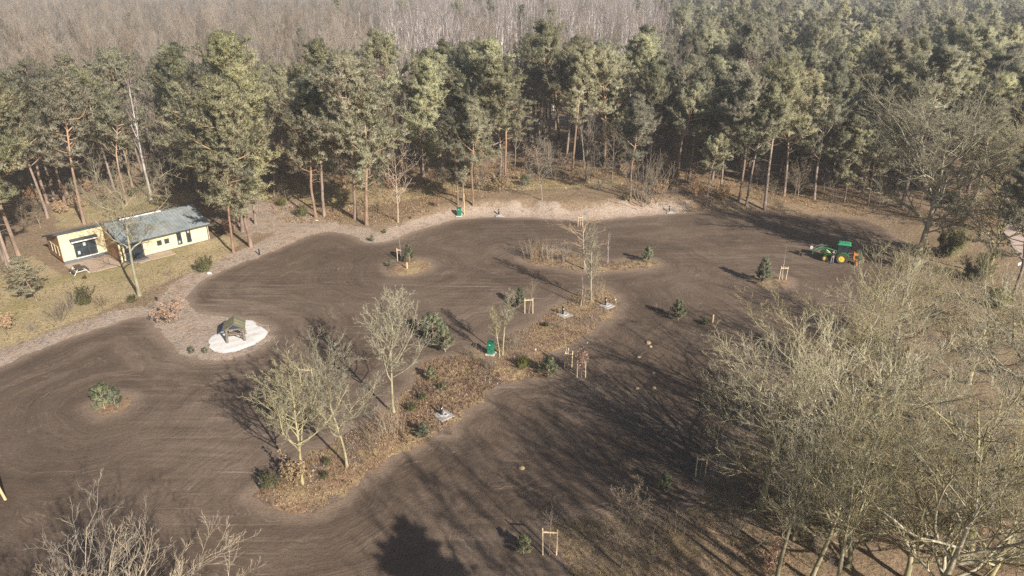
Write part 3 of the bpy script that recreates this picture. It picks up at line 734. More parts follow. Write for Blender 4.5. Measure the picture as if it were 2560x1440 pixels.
# walls
w = MB(); w.prism([(0,0.38),(0,RID-0.06),(DEP,BEAVE-0.06),(DEP,0.38)], 'x', 0.06, XL+0.2); w.build('wall', M_CREAM, cabin)
w = MB(); w.prism([(0.04,0.38),(0.04,RID-0.10),(DEP-0.04,BEAVE-0.10),(DEP-0.04,0.38)], 'x', 0.0, 0.06)
g_ = w.build('end_wall', M_CEDAR, cabin); tag(g_, 'brown horizontally boarded end wall')
for yy in (0.9, 2.2, 3.4): 
    ww = MB().box((-0.02, yy+.3, 1.55), (0.06, 0.72, 1.2)).build('window', M_CREAM, cabin); MB().box((-0.055, yy+.3, 1.55), (0.02, 0.58, 1.04)).build('pane', M_GLASS, ww)
w = MB(); w.prism([(FR,0.12),(FR,EAVE-0.06),(0,RID-0.08),(DEP,BEAVE-0.08),(DEP,0.12)], 'x', 7.9, XR); w.build('wall', M_CREAM, cabin)
w = MB(); w.prism([(FR+.02,0.12),(FR+.02,EAVE-0.08),(-0.003,RID-0.12),(-0.003,0.12)], 'x', XL, XL+0.12); w.build('side_wall', M_CEDAR, cabin)
MB().box((7.85, FR/2+.3, 1.2), (0.08, -FR-.7, 2.2)).build('porch_wall', M_CEDAR, cabin)
# plinths
MB().box((XL/2+.05, -0.02, 0.15), (XL-.02, 0.10, 0.5)).build('plinth', M_PLINTH, cabin)
MB().box((12.05, FR-0.01, 0.02), (8.28, 0.06, 0.22)).build('plinth', M_PLINTH, cabin)
# corner posts of the porch and wall ends
for xx in (XL+0.14, XL+0.52): MB().box((xx, FR-0.02, 1.15), (0.22, 0.2, 2.3)).build('post', M_CREAM, cabin)
MB().box((XR-.08, FR-0.03, 1.17), (0.1, 0.08, 2.1)).build('downpipe', M_DARKTRIM, cabin)
MB().box((XR+.03, FR+0.05, 1.17), (0.06, 0.16, 2.12)).build('corner_board', M_CREAM, cabin)
MB().box((0.12, -0.025, 2.05), (0.14, 0.05, 3.3)).build('corner_board', M_CREAM, cabin)
# glazed entrance
window(cabin, 5.75, 7.88, 0.15, 2.28, FR+0.35, 2, 2, 0.08, 1, 4)
MB().box((6.6, FR-0.55, 0.06), (2.6, 1.3, 0.12)).build('step', M_PLINTH, cabin)
MB().box((6.9, FR-0.30, 0.13), (1.7, 0.55, 0.02)).build('door_mat', M_DARKTRIM, cabin)
# big window of the tall wing with its canopy and sill
window(cabin, 1.45, 3.95, 0.52, 2.55, -0.02, 3, 2, 0.08, 2, 9)
MB().box((2.70, -0.10, 0.46), (2.6, 0.16, 0.09)).build('sill', M_WHITETRIM, cabin)
c_o = MB().prism([(-0.75,2.62),(-0.75,2.74),(-0.01,2.95),(-0.01,2.72)], 'x', 1.15, 4.15).build('canopy', M_DARKTRIM, cabin)
MB().box((2.65, -0.762, 2.68), (3.02, 0.03, 0.14)).build('fascia', M_WHITETRIM, c_o)
# windows in the low front
window(cabin, 9.55, 10.15, 0.98, 1.62, FR-0.01, 1, 1, 0.09)
window(cabin, 10.48, 11.08, 0.98, 1.62, FR-0.01, 1, 1, 0.09)
window(cabin, 12.08, 12.68, 0.42, 2.22, FR-0.01, 1, 3, 0.07, 1, 2)
window(cabin, 13.30, 13.90, 0.42, 2.22, FR-0.01, 1, 3, 0.07, 1, 3)
# roofs: ribbed sheet as real profile
def ribbed(x0, x1, ya, za, yb, zb, pitch=0.42, h=0.07, th=0.06):
    xs_ = []; n = int((x1-x0)/pitch); V = []; Fc = []
    prof = []
    for i in range(n+1):
        x = x0+(x1-x0)*i/n
        if i: prof += [(x-pitch*0.5, 0), (x-pitch*0.28, 0), (x-pitch*0.2, h), (x-0.07*pitch, h)]
        prof.append((x, 0))
    prof = sorted(set(prof)); mb = MB(); base = 0; k = len(prof)
    for (yy, zz) in ((ya, za), (yb, zb)):
        for x, hh in prof: mb.v.append((x, yy, zz+hh))
    for (yy, zz) in ((ya, za), (yb, zb)):
        for x, hh in prof: mb.v.append((x, yy, zz-th))
    for i in range(k-1):
        mb.f.append((i, i+1, k+i+1, k+i)); mb.f.append((2*k+i, 2*k+i+1, i+1, i)); mb.f.append((k+i, k+i+1, 3*k+i+1, 3*k+i)); mb.f.append((2*k+i, 3*k+i, 3*k+i+1, 2*k+i+1))
    mb.f.append((0, k, 3*k, 2*k)); mb.f.append((k-1, 3*k-1, 4*k-1, 2*k-1))
    return mb
rf = ribbed(XL+0.25, XR+0.35, FR-0.35, EAVE-0.35*sl+0.06, 0.03, RID+0.07).build('roof', M_ROOF, cabin)
MB().box(((XL+XR)/2+.3, FR-0.42, EAVE-0.35*sl-0.02), (XR-XL+.2, 0.13, 0.12)).build('gutter', M_DARKTRIM, rf)
for xx in (XL+0.22, XR+0.38):
    MB().prism([(FR-.35, EAVE-.35*sl-.10),(FR-.35, EAVE-.35*sl+.09),(0.0, RID+.10),(0.0, RID-.08)], 'x', xx-0.03, xx+0.03).build('verge', M_DARKTRIM, rf)
rb_ = ribbed(-0.35, XR+0.35, DEP+0.35, BEAVE-0.35*sb+0.04, 0.0, RID+0.04).build('roof', M_ROOF, cabin)
MB().prism([(-0.16,RID-0.06),(-0.16,RID+0.10),(0.12,RID+0.15),(DEP+.3,BEAVE),(DEP+.3,BEAVE-.16)], 'x', -0.40, -0.28).build('verge', M_DARKTRIM, rb_)
MB().box((2.5, -0.14, RID+0.04), (5.6, 0.16, 0.18)).build('fascia', M_DARKTRIM, rb_)
sk = MB().box((9.8, 0.42, RID+0.13), (5.2, 0.5, 0.22)).build('roof_light', M_DARKTRIM, rb_); MB().box((9.8, 0.13, RID+0.14), (5.2, 0.04, 0.16)).build('fascia', M_WHITETRIM, sk)
# paving in front
pv = empty('paving', (cx_, cy_, cz0), radians(47)); tag(pv, 'tan paved terrace in front of the cabin', None, None, 'structure')
rg = random.Random(5); slab = MB().box((0,0,0), (0.985,0.985,0.06)).build('paving_slab', M_PAVE, pv); first = True
for i in range(11):
    for j in range(7):
        x, y = 0.4+i, -0.75-j
        if x > XL-0.6 and y > FR-0.4: continue
        if j >= (5 if i < 6 else 6) or (j > 3 and i < 1): continue
        s_ = slab if first else slab.copy()
        if not first: COL.objects.link(s_)
        first = False; s_.parent = pv; s_.location = (x, y, 0.03+rg.uniform(-.006,.006)); s_.rotation_euler = (rg.uniform(-.006,.006), rg.uniform(-.006,.006), rg.uniform(-.01,.01))

def loc_cab(x, y, z=0):
    c, s = cos(radians(47)), sin(radians(47)); return Vector((cx_+c*x-s*y, cy_+s*x+c*y, cz0+z))
# picnic table on the terrace
M_OLDWOOD = plain('weathered_dark_wood', (0.10,0.078,0.055), 0.85, 0.35, 5, bmp=0.4)
M_PALEWOOD = plain('fresh_pale_timber', (0.56,0.46,0.32), 0.75, 0.2, 5, bmp=0.3)
M_WHITELEG = plain('white_painted_steel', (0.52,0.51,0.49), 0.6, 0.12, 4)
pt = P(200, 683); pt.z = cz0+0.06
tab = tag(empty('picnic_table', pt, radians(47)), 'dark wooden picnic table with white end legs on the terrace', 'table')
for k in range(5): MB().box((-0.30+0.15*k, 0, 0.74), (0.14, 1.8, 0.045)).build('top_plank', M_OLDWOOD, tab)
for sx_ in (-1, 1):
    for k in range(2): MB().box((sx_*(0.66+0.14*k), 0, 0.45), (0.13, 1.8, 0.045)).build('seat_plank', M_OLDWOOD, tab)
for yy in (-0.72, 0.72):
    l = MB()
    l.tube([(-0.80,yy,0.0),(-0.30,yy,0.715)], 0.045, 6); l.tube([(0.80,yy,0.0),(0.30,yy,0.715)], 0.045, 6); l.box((0,yy,0.40), (1.6,0.07,0.06)); l.box((0,yy,0.70), (0.66,0.068,0.05))
    l.build('leg', M_WHITELEG, tab)
# folded brown parasol on the paving
M_BROWNCLOTH = plain('brown_cloth', (0.17,0.085,0.065), 0.9, 0.25, 6, bmp=0.4)
pp = P(212, 694); pp.z = cz0+0.06
par = tag(empty('folded_parasol', pp, radians(25)), 'small folded brown parasol lying on the paving below the picnic table', 'parasol')
pc = MB(); n_ = 10
for k in range(n_):
    a0, a1 = pi*k/n_, pi*(k+1)/n_
    r_ = lambda a, i: (0.26+0.05*(i % 2))
    pc.add([(cos(a0)*r_(a0,k), -0.55, sin(a0)*0.22+0.02), (cos(a1)*r_(a1,k+1), -0.55, sin(a1)*0.22+0.02), (cos(a1)*0.08, 0.55, sin(a1)*0.08+0.03), (cos(a0)*0.08, 0.55, sin(a0)*0.08+0.03)], [(0,1,2,3)])
pc.add([(-0.3,-0.55,0.015),(0.3,-0.55,0.015),(0.08,0.55,0.02),(-0.08,0.55,0.02)], [(0,1,2,3)])
pc.build('canopy', M_BROWNCLOTH, par); MB().tube([(0,-0.66,0.05),(0,0.85,0.06)], 0.022, 6).build('pole', M_OLDWOOD, par)

# ------------------------------------------------------------------ timber play hut on white sand
hb = P(592, 850); hb.z = 0.20
M_HUTWOOD = plain('grey_hut_timber', (0.155,0.125,0.095), 0.85, 0.35, 4, bmp=0.5)
M_MOSSROOF = plain('mossy_roof_planks', (0.15,0.138,0.088), 0.9, 0.4, 3, bmp=0.5)
M_MOSSROOF2 = plain('lichen_roof_planks', (0.21,0.195,0.125), 0.9, 0.4, 3, bmp=0.5)
hut = tag(empty('play_hut', hb, radians(17), 1.0), 'small open timber play hut with mossy plank roof on white sand', 'hut')
W2, D2, HE, HA = 0.78, 0.72, 1.35, 1.92
for sx_ in (-1, 1):
    for yy in (-D2, D2): MB().tube([(sx_*W2*1.02, yy, -0.05), (sx_*W2*0.96, yy, 0.7), (sx_*W2*0.94, yy, HE)], [0.13,0.12,0.11], 8).build('post', M_HUTWOOD, hut)
for yy in (-D2, D2):
    MB().tube([(-W2*1.05,yy-.02,HE-.05),(W2*1.05,yy-.02,HE-.05)], 0.075, 7).build('beam', M_HUTWOOD, hut)
    for sx_ in (-1, 1): MB().tube([(sx_*0.92,yy-.03,HE),(0,yy-.03,HA-.06)], 0.05, 6).build('rafter', M_HUTWOOD, hut)
MB().tube([(-W2,-D2+.02,0.82),(W2,-D2+.02,0.82)], 0.05, 6).build('rail', M_HUTWOOD, hut)
MB().tube([(0.2,-D2+.03,0.82),(W2-.06,-D2+.03,0.28)], 0.05, 6).build('brace', M_HUTWOOD, hut); MB().tube([(0.35,-D2+.03,1.25),(W2-.06,-D2+.03,0.85)], 0.05, 6).build('brace', M_HUTWOOD, hut)
for sx_ in (-1, 1): MB().tube([(sx_*W2*.98,-D2,0.5),(sx_*W2*.98,D2,0.5)], 0.05, 6).build('rail', M_HUTWOOD, hut)
MB().box((0, D2-.2, 0.45), (1.4, 0.35, 0.06)).build('bench', M_HUTWOOD, hut)
for sx_ in (-1, 1):
    ang_ = atan2(HA-HE, 0.95)
    for k in range(8):
        yy = -0.93+0.268*k*0.99
        Mr = Matrix.Rotation(sx_*ang_, 3, 'Y')
        MB().box((sx_*0.52, yy+random.uniform(-.008,.008), (HA+HE)/2+0.03+random.uniform(-.012,.012)), (1.12, 0.225+random.uniform(-.02,.02), 0.04), M=Mr).build('roof_plank', random.choice([M_MOSSROOF, M_MOSSROOF2, M_HUTWOOD]) if sx_ < 0 else random.choice([M_MOSSROOF, M_MOSSROOF2]), hut)
MB().tube([(0,-0.98,HA+.05),(0,1.02,HA+.05)], 0.045, 6).build('ridge_board', M_MOSSROOF, hut)

# ------------------------------------------------------------------ power pillars on slabs, green cabinets, bollards, posts, signs
M_BLACK = plain('black_coated_steel', (0.022,0.022,0.024), 0.45, 0.2, 6)
M_CONC = plain('pale_concrete', (0.33,0.31,0.285), 0.9, 0.2, 3, bmp=0.3)
M_CONC2 = plain('bright_concrete', (0.52,0.50,0.48), 0.85, 0.15, 4)
M_GREEN = plain('green_steel', (0.012,0.150,0.085), 0.4, 0.15, 2, spec=0.4)
M_GREEND = plain('dark_green_steel', (0.010,0.100,0.060), 0.45, 0.15, 2)
M_GREY = plain('galvanised_steel', (0.40,0.41,0.42), 0.4, 0.1, 6, metal=0.6)
def pillar(px, py, rz, label, slab=1.25, h=0.95):
    p = P(px, py)
    o = tag(empty('power_pillar', p, rz), label, 'power pillar', 'black power pillars on concrete slabs')
    MB().box((0.1, -0.15, 0.02), (slab, slab, 0.10)).build('slab', M_CONC, o, 0.01)
    MB().box((0.12, -0.12, 0.08), (slab*.52, slab*.52, 0.03)).build('plate', M_CONC2, o)
    MB().box((0.25, -0.2, 0.10), (0.22, 0.12, 0.02)).build('cover', M_BLACK, o)
    b = MB(); n_ = 12
    b.tube([(0,0,0.08),(0,0,0.12),(0,0,h-.05),(0,0,h-.01),(0,0,h)], [0.13,0.105,0.105,0.095,0.04], 12); b.build('post', M_BLACK, o, smooth=False)
    for a in (-1.9, -0.6): MB().box((0.1*cos(a), 0.1*sin(a), h-.24), (0.07,0.07,0.10), a).build('socket', M_CONC2, o)
    return o
pillar(1104, 1043, radians(40), 'black power pillar on a concrete slab in the heather near the lime trees')
pillar(1407, 791, radians(35), 'black power pillar on a pale slab left of the reddish scrub')
pillar(1513, 768, radians(40), 'black power pillar on a slab beside the tiny white marker')
pillar(1247, 538, radians(5), 'black power pillar below the sandy bank right of the far green cabinet')
pillar(1673, 530, radians(5), 'black power pillar at the far lot edge by the mossy patch')
def cabinet(px, py, rz, label):
    o = tag(empty('utility_cabinet', P(px, py), rz), label, 'cabinet', 'green utility cabinets')
    MB().box((0,0,0.04), (0.85,0.80,0.10)).build('base', M_CONC2, o)
    b_o = MB().box((0,0,0.66), (0.58,0.52,1.14)).build('body', M_GREEN, o, 0.015)
    MB().box((0,0,1.255), (0.64,0.58,0.05)).build('lid', M_GREEND, o, 0.01)
    d_ = MB().box((0,-0.272,0.66), (0.50,0.02,1.02)).build('door', M_GREEN, o); MB().box((0.18,-0.288,0.75), (0.03,0.025,0.14)).build('handle', M_GREY, d_)
    MB().box((0.0,-0.285,1.06), (0.14,0.012,0.08)).build('notice_plate', M_CONC2, d_)
    return o
cabinet(1227, 889, radians(-18), 'tall green utility cabinet in the middle planting strip')
cabinet(1148, 540, radians(-4), 'tall green utility cabinet under pines at the far lot edge')
def bollard(px, py, label, h=0.75, tilt=0.0):
    o = tag(empty('bollard', P(px, py)), label, 'bollard', 'dark bollards along the verge'); o.rotation_euler = (0, tilt, 0.3)
    MB().tube([(0,0,-.03),(0,0,h-.06)], 0.085, 10).build('post', M_BLACK, o); MB().tube([(0,0,h-.06),(0,0,h-.02),(0,0,h)], [0.09,0.09,0.03], 10).build('cap', M_GREY, o)
bollard(649, 638, 'dark bollard on the sand beside the leaning bare pine trunk', 0.95)
bollard(393, 752, 'short dark bollard by the brown-leaved shrub', 0.6)
bollard(1026, 548, 'short dark bollard left of the far green cabinet', 0.55)
bollard(651, 1222, 'thin dark stub left of the round green shrub', 0.5)
M_POST = plain('peeled_log', (0.50,0.37,0.21), 0.8, 0.2, 3, bmp=0.3)
def logpost(px, py, h, r, label, tilt=(0,0), grp='pale round wooden posts'):
    o = MB().tube([(0,0,-.1),(0,0,h*.5),(0,0,h-.03),(0,0,h)], [r,r*.97,r*.94,r*.6], 10).build('wooden_post', M_POST)
    o.location = P(px, py); o.rotation_euler = (tilt[0], tilt[1], 0); tag(o, label, 'post', grp)
logpost(1018, 674, 0.75, 0.11, 'short thick pale post in front of the young pine on the small island')
logpost(1781, 806, 0.85, 0.10, 'short tan post right of the low spreading pine')
logpost(1161, 536, 3.2, 0.08, 'tall slim yellow pole behind the far green cabinet')
logpost(14, 1250, 2.0, 0.09, 'leaning tan pole at the left edge of the lot', (0, radians(-9)))
def smallsign(px, py, h, label, w=0.12, hh=0.16, rz=0.3):
    o = tag(empty('marker_sign', P(px, py), rz), label, 'sign')
    MB().tube([(0,0,-.05),(0,0,h)], 0.018, 6).build('pole', M_GREY, o); MB().box((0,-0.025,h+hh*.3), (w,0.02,hh)).build('plate', M_CONC2, o)
smallsign(1538, 762, 0.5, 'tiny white marker on a stick at the slab corner')
smallsign(1339, 884, 0.35, 'tiny white marker in the leaf litter behind the staked saplings')
smallsign(2536, 700, 1.9, 'white rectangular sign on a thin pole at the right edge', 0.62, 0.34, 0.5)

# ------------------------------------------------------------------ staked saplings
M_STAKE = plain('pale_stake_wood', (0.58,0.46,0.31), 0.8, 0.15, 4, bmp=0.2)
def stake_frame(px, py, wpx, h, label, n=2, rz=None, rail=0.12):
    p = P(px, py); q = P(px+wpx, py); w = (q-p).length
    o = tag(empty('stake_frame', p, 0.0 if rz is None else rz), label, 'tree stakes', 'timber stake frames holding young trees')
    rg = random.Random(int(px))
    if n == 2: pos = [(-w/2, 0), (w/2, 0)]
    else: pos = [(-w/2, -0.12), (w/2, -0.1), (0.05, 0.35)]
    tops = []
    for x, y in pos:
        tx, ty = x+rg.uniform(-.05,.05), y+rg.uniform(-.04,.04); hh = h*rg.uniform(.96, 1.05)
        MB().tube([(x,y,-.1),((x+tx)/2,(y+ty)/2,hh/2),(tx,ty,hh-.02),(tx,ty,hh)], [0.045,0.043,0.042,0.03], 8).build('stake', M_STAKE, o); tops.append((tx,ty,hh))
    zr = h-rail-.08; dz = rg.uniform(-.05,.08)
    a, b = Vector(tops[0]), Vector(tops[1])
    Mx = Vector((b.x-a.x, b.y-a.y, 0)); rz_ = atan2(Mx.y, Mx.x)
    MB().box(((a.x+b.x)/2-w/4, (a.y+b.y)/2-0.055, zr), (w/2+.08, 0.028, 0.10), rz_).build('rail', M_STAKE, o)
    MB().box(((a.x+b.x)/2+w/4, (a.y+b.y)/2-0.060, zr+dz), (w/2+.08, 0.028, 0.10), rz_).build('rail', M_STAKE, o)
    if n == 3: MB().box(((b.x+tops[2][0])/2, (b.y+tops[2][1])/2, zr), (hypot(b.x-tops[2][0], b.y-tops[2][1])+.1, 0.028, 0.10), atan2(tops[2][1]-b.y, tops[2][0]-b.x)).build('rail', M_STAKE, o)
    return p
FRAMES = [  # px, py, width px, height, posts, sapling height, twig level, label of frame, label of sapling
 (1003, 652, 17, 1.65, 3, 5.2, 0, 'pale stake frame on the small sandy island beside a young pine', 'thin bare whip of a sapling on the small sandy island'),
 (1322, 784, 20, 1.75, 2, 4.2, 2, 'pale stake frame between the narrow young pine and the power pillar', 'sparse bare sapling behind the frame near the power pillar'),
 (1450, 566, 11, 1.55, 3, 3.0, 0, 'small far stake frame below the sandy bank', 'thin sapling in the far frame below the sandy bank'),
 (1955, 700, 17, 1.65, 3, 4.4, 0, 'pale stake frame beside the evergreen bush near the tractor', 'thin straight sapling whip near the tractor'),
 (769, 965, 30, 1.80, 2, 5.0, 2, 'pale stake frame behind the left lime tree', 'bare young tree in the frame behind the left lime tree'),
 (1420, 918, 18, 1.65, 3, 4.6, 0, 'taller of two neighbouring stake frames, the one by the tall white whip', 'tall thin white-stemmed whip beside the leafy sapling'),
 (1453, 944, 21, 1.70, 2, 2.7, 1, 'stake frame holding the sapling with brown leaves', 'short sapling with clinging brown leaves in a stake frame'),
 (1750, 1193, 24, 1.75, 2, 4.2, 3, 'pale stake frame at the lot edge by the big bare trees', 'bushy-headed bare sapling at the lot edge by the big bare trees'),
 (1374, 1388, 34, 2.00, 2, 4.0, 1, 'nearest stake frame at the bottom edge of the lot', 'thin bare sapling in the nearest stake frame'),
]
for (px, py, wpx, h, n, sh, tw, lab, labs) in FRAMES:
    p = stake_frame(px, py, wpx, h, lab, n)
    sd = int(px*7+py)
    nl = {0: (5,2), 1: (10,4), 2: (16,5,3), 3: (20,6,5)}[tw]
    a_, b2, _ = bare_tree(sd, H=sh, r0=0.042, limb0=0.5 if tw else 0.7, nl=nl, lr=(0.26 if tw else 0.1,0.4,0.4), ang=(0.6,0.5,0.5), trop=(0.12,0.1,0.08), twig=0.006, sides=(6,4,3,3), limbs_in_trunk=False)
    setm(a_, M_BIRCH if (sd % 2 and tw == 0) else M_STEM); setm(b2, M_TWIG)
    parts = [('stem', a_), ('twigs', b2)]
    if 'brown leaves' in labs:
        rr_ = np.random.default_rng(1); C = np.array([0,0,1.9])+rr_.normal(0,1,(420,3))*[.26,.26,.42]; V, Q = leafquads(rr_, C, 0.085); parts.append(('leaves', setm(np_mesh('leaves', V, quads=Q), M_BROWNLEAF)))
    tree_thing('sapling', parts, p, label=labs, cat='sapling', group='staked young trees')

# ------------------------------------------------------------------ tractor with loader and rear implement
M_JD = plain('tractor_green', (0.028,0.135,0.040), 0.45, 0.3, 4, spec=0.5)
M_JDROOF = plain('cab_roof_green', (0.032,0.255,0.120), 0.45, 0.2, 3, spec=0.5)
M_YEL = plain('rim_yellow', (0.62,0.47,0.06), 0.45, 0.15, 4)
M_TYRE = plain('dusty_tyre', (0.075,0.060,0.048), 0.95, 0.3, 5, bmp=0.5)
M_ORANGE = plain('implement_orange', (0.48,0.18,0.04), 0.6, 0.3, 4)
M_ROLLER = plain('muddy_roller_bars', (0.19,0.205,0.125), 0.7, 0.25, 5)
M_DKMETAL = plain('dark_machine_parts', (0.03,0.032,0.03), 0.6, 0.3, 6)
tp = P(2103, 660); tp2 = P(2065, 655)
trz = atan2(tp.y-tp2.y, tp.x-tp2.x)
tr = tag(empty('tractor', tp + Vector((0.25,0.62,0)), trz), 'green tractor with front loader and yellow wheels', 'tractor')
def wheel(x, y, r, w):
    o = MB().ring((x, y, r), 'y', r, r*0.62, w, 28); 
    lug = MB()
    wh = empty('wheel', (0,0,0)); wh.parent = tr
    t_ = o.build('tyre', M_TYRE, wh)
    for k in range(18):
        th = 2*pi*k/18
        for sg in (-1, 1):
            lug.box((x+cos(th+.08*sg)*r*1.0, y+sg*w*.24, r+sin(th+.08*sg)*r*1.0), (0.05*r/.6, w*.46, 0.06*r/.6), M=Matrix.Rotation(-th, 3, 'Y') @ Matrix.Rotation(sg*0.5, 3, 'X'))
    lug.build('tread', M_TYRE, wh)
    rm = MB().ring((x, y, r), 'y', r*0.63, r*0.16, w*0.55, 24); rm.tube([(x,y-w*.34,r),(x,y+w*.34,r)], r*0.17, 12); rm.build('rim', M_YEL, wh)
for sy in (-1, 1): wheel(0, sy*0.70, 0.66, 0.36); wheel(-1.85, sy*0.62, 0.42, 0.26)
b = MB(); b.prism([(-2.45,0.72),(-2.45,1.02),(-2.30,1.22),(-0.75,1.36),(-0.75,0.72)], 'y', -0.30, 0.30); b.build('hood', M_JD, tr, 0.04)
MB().box((-2.47, 0, 0.92), (0.05, 0.5, 0.34)).build('grille', M_DKMETAL, tr)
for sy in (-1, 1): MB().box((-1.5, sy*0.304, 1.13), (1.1, 0.012, 0.07)).build('stripe', M_YEL, tr)
b = MB(); b.box((-1.1,0,0.60), (2.5,0.36,0.34)); b.box((0,0,0.66), (0.5,1.1,0.26)); b.box((-1.85,0,0.42), (0.16,1.1,0.14)); b.build('chassis', M_DKMETAL, tr)
for sy in (-1, 1):
    fd = MB(); pts = [(0.78*cos(a), 0.66+0.78*sin(a)) for a in np.linspace(radians(10), radians(165), 9)] + [(0.72*cos(a), 0.66+0.72*sin(a)) for a in np.linspace(radians(165), radians(10), 9)]
    for i in range(8):
        fd.hexa([(pts[i][0], sy*.70-.2, pts[i][1]), (pts[i+1][0], sy*.70-.2, pts[i+1][1]), (pts[16-i][0], sy*.70-.2, pts[16-i][1]), (pts[17-i][0], sy*.70-.2, pts[17-i][1]),
                 (pts[i][0], sy*.70+.2, pts[i][1]), (pts[i+1][0], sy*.70+.2, pts[i+1][1]), (pts[16-i][0], sy*.70+.2, pts[16-i][1]), (pts[17-i][0], sy*.70+.2, pts[17-i][1])])
    fd.build('fender', M_JD, tr)
b = MB(); b.box((0.02,0,0.95), (1.25,0.86,0.42)); cabb = b.build('cab', M_JD, tr, 0.03)
for x_, y_ in ((-0.66,-.48),(-0.66,.48),(0.55,-.52),(0.55,.52)): MB().tube([(x_,y_,0.95),(x_*0.96+.02,y_*0.97,2.30)], 0.04, 6).build('cab_post', M_DKMETAL, cabb)
for sy in (-1, 1): MB().box((-0.05, sy*0.495, 1.68), (1.14, 0.015, 1.08)).build('side_glass', M_GLASS, cabb)
MB().box((-0.655, 0, 1.66), (0.015, 0.9, 1.12)).build('windscreen', M_GLASS, cabb); MB().box((0.565, 0, 1.66), (0.015, 0.94, 1.12)).build('rear_glass', M_GLASS, cabb)
rf_ = MB(); rf_.prism([(-0.82,2.30),(-0.80,2.42),(-0.62,2.52),(0.52,2.53),(0.72,2.44),(0.74,2.30)], 'y', -0.60, 0.60); rfo = rf_.build('cab_roof', M_JDROOF, tr, 0.04)
for k in range(4): MB().box((-0.45+0.3*k, 0, 2.535), (0.16, 0.85, 0.02)).build('roof_rib', M_JDROOF, rfo)
MB().tube([(-1.25,0.22,1.3),(-1.25,0.22,2.0)], 0.035, 8).build('exhaust', M_DKMETAL, tr)
MB().box((0.1,0,1.12), (0.45,0.45,0.1)).build('seat', M_DKMETAL, tr)
ld = empty('loader'); ld.parent = tr
for sy in (-1, 1):
    y = sy*0.50
    MB().tube([(-0.85,y,0.65),(-0.80,y,1.55)], 0.07, 6).build('upright', M_JD, ld)
    MB().tube([(-0.80,y,1.50),(-1.9,y,1.72),(-2.6,y,1.62),(-3.35,y,0.95)], [0.075,0.085,0.085,0.06], 6).build('arm', M_JD, ld)
    MB().tube([(-0.88,y,0.85),(-1.9,y,1.50)], 0.04, 6).build('hydraulic_ram', M_GREY, ld); MB().tube([(-2.35,y,1.85),(-3.2,y,1.45)], 0.04, 6).build('hydraulic_ram', M_GREY, ld)
MB().tube([(-2.75,-.5,1.45),(-2.75,.5,1.45)], 0.06, 8).build('cross_tube', M_JD, ld)
cg = MB(); cg.box((-3.42,0,1.18), (0.08,1.15,0.08)); cg.box((-3.42,0,0.78), (0.08,1.15,0.08))
for yy in (-.5,-.17,.17,.5): cg.box((-3.40,yy,0.98), (0.07,0.07,0.46))
cg.build('fork_carriage', M_JD, ld)
MB().box((-3.62,0.1,1.35), (0.32,0.42,0.30)).build('white_block', M_CONC2, ld, 0.02)
im = empty('rear_implement'); im.parent = tr; tag(im, 'orange rear implement with a slanted ribbed roller')
for sy in (-1, 1): MB().tube([(0.35,sy*.4,0.55),(1.15,sy*.38,0.62)], 0.04, 6).build('link_arm', M_DKMETAL, im)
MB().tube([(0.55,0,1.15),(1.2,0,1.35)], 0.035, 6).build('top_link', M_GREY, im)
b = MB(); b.box((1.28,0,0.95), (0.16,0.9,0.9)); b.box((1.45,-.2,1.25), (0.5,0.3,0.26)); b.box((1.5,-.45,0.55), (0.42,0.3,0.35)); b.box((1.95,-.5,0.62), (0.9,0.10,0.12)); b.box((2.35,-.3,0.75),(0.12,0.6,0.5)); b.build('frame', M_ORANGE, im, 0.02)
b = MB(); b.tube([(1.62,-.62,0.75),(1.68,-.66,0.05)], [0.10,0.13], 8); b.build('leg', M_ORANGE, im)
rl = MB(); c0_, c1_ = Vector((1.75,0.62,1.35)), Vector((2.15,-0.75,0.62)); ax = (c1_-c0_).normalized(); s1_ = ax.cross(Vector((0,0,1))).normalized(); s2_ = ax.cross(s1_)
for k in range(16):
    th = 2*pi*k/16; o3 = (s1_*cos(th)+s2_*sin(th))*0.30; rl.tube([c0_+o3, c1_+o3], 0.028, 5)
for t_ in (0, .5, 1): 
    cc = c0_.lerp(c1_, t_); rl.tube([cc-ax*.02, cc+ax*.02], 0.31, 16)
rl.build('roller', M_ROLLER, im)

# ------------------------------------------------------------------ person beside the tractor
M_SKIN = plain('skin', (0.42,0.25,0.18), 0.6, 0.08, 8); M_JACKET = plain('dark_blue_jacket', (0.030,0.034,0.045), 0.85, 0.25, 8)
M_JEANS = plain('faded_blue_jeans', (0.16,0.18,0.22), 0.9, 0.25, 8); M_HAIR = plain('dark_cap', (0.06,0.045,0.035), 0.9, 0.2, 9); M_BOOT = plain('dark_boots', (0.05,0.04,0.03), 0.8, 0.2, 8)
def skin_obj(name, verts, edges, rad, mat, parent=None, root=0, sub=1):
    me = bpy.data.meshes.new(name); me.from_pydata(verts, edges, [])
    o = link(name, me, parent, mat); sm = o.modifiers.new('skin', 'SKIN'); sm.use_smooth_shade = True
    for i, r in enumerate(rad):
        sv = me.skin_vertices[0].data[i]; r = r if isinstance(r, tuple) else (r, r); sv.radius = r; sv.use_root = (i == root)
    s_ = o.modifiers.new('subdiv', 'SUBSURF'); s_.levels = sub; s_.render_levels = sub
    return o
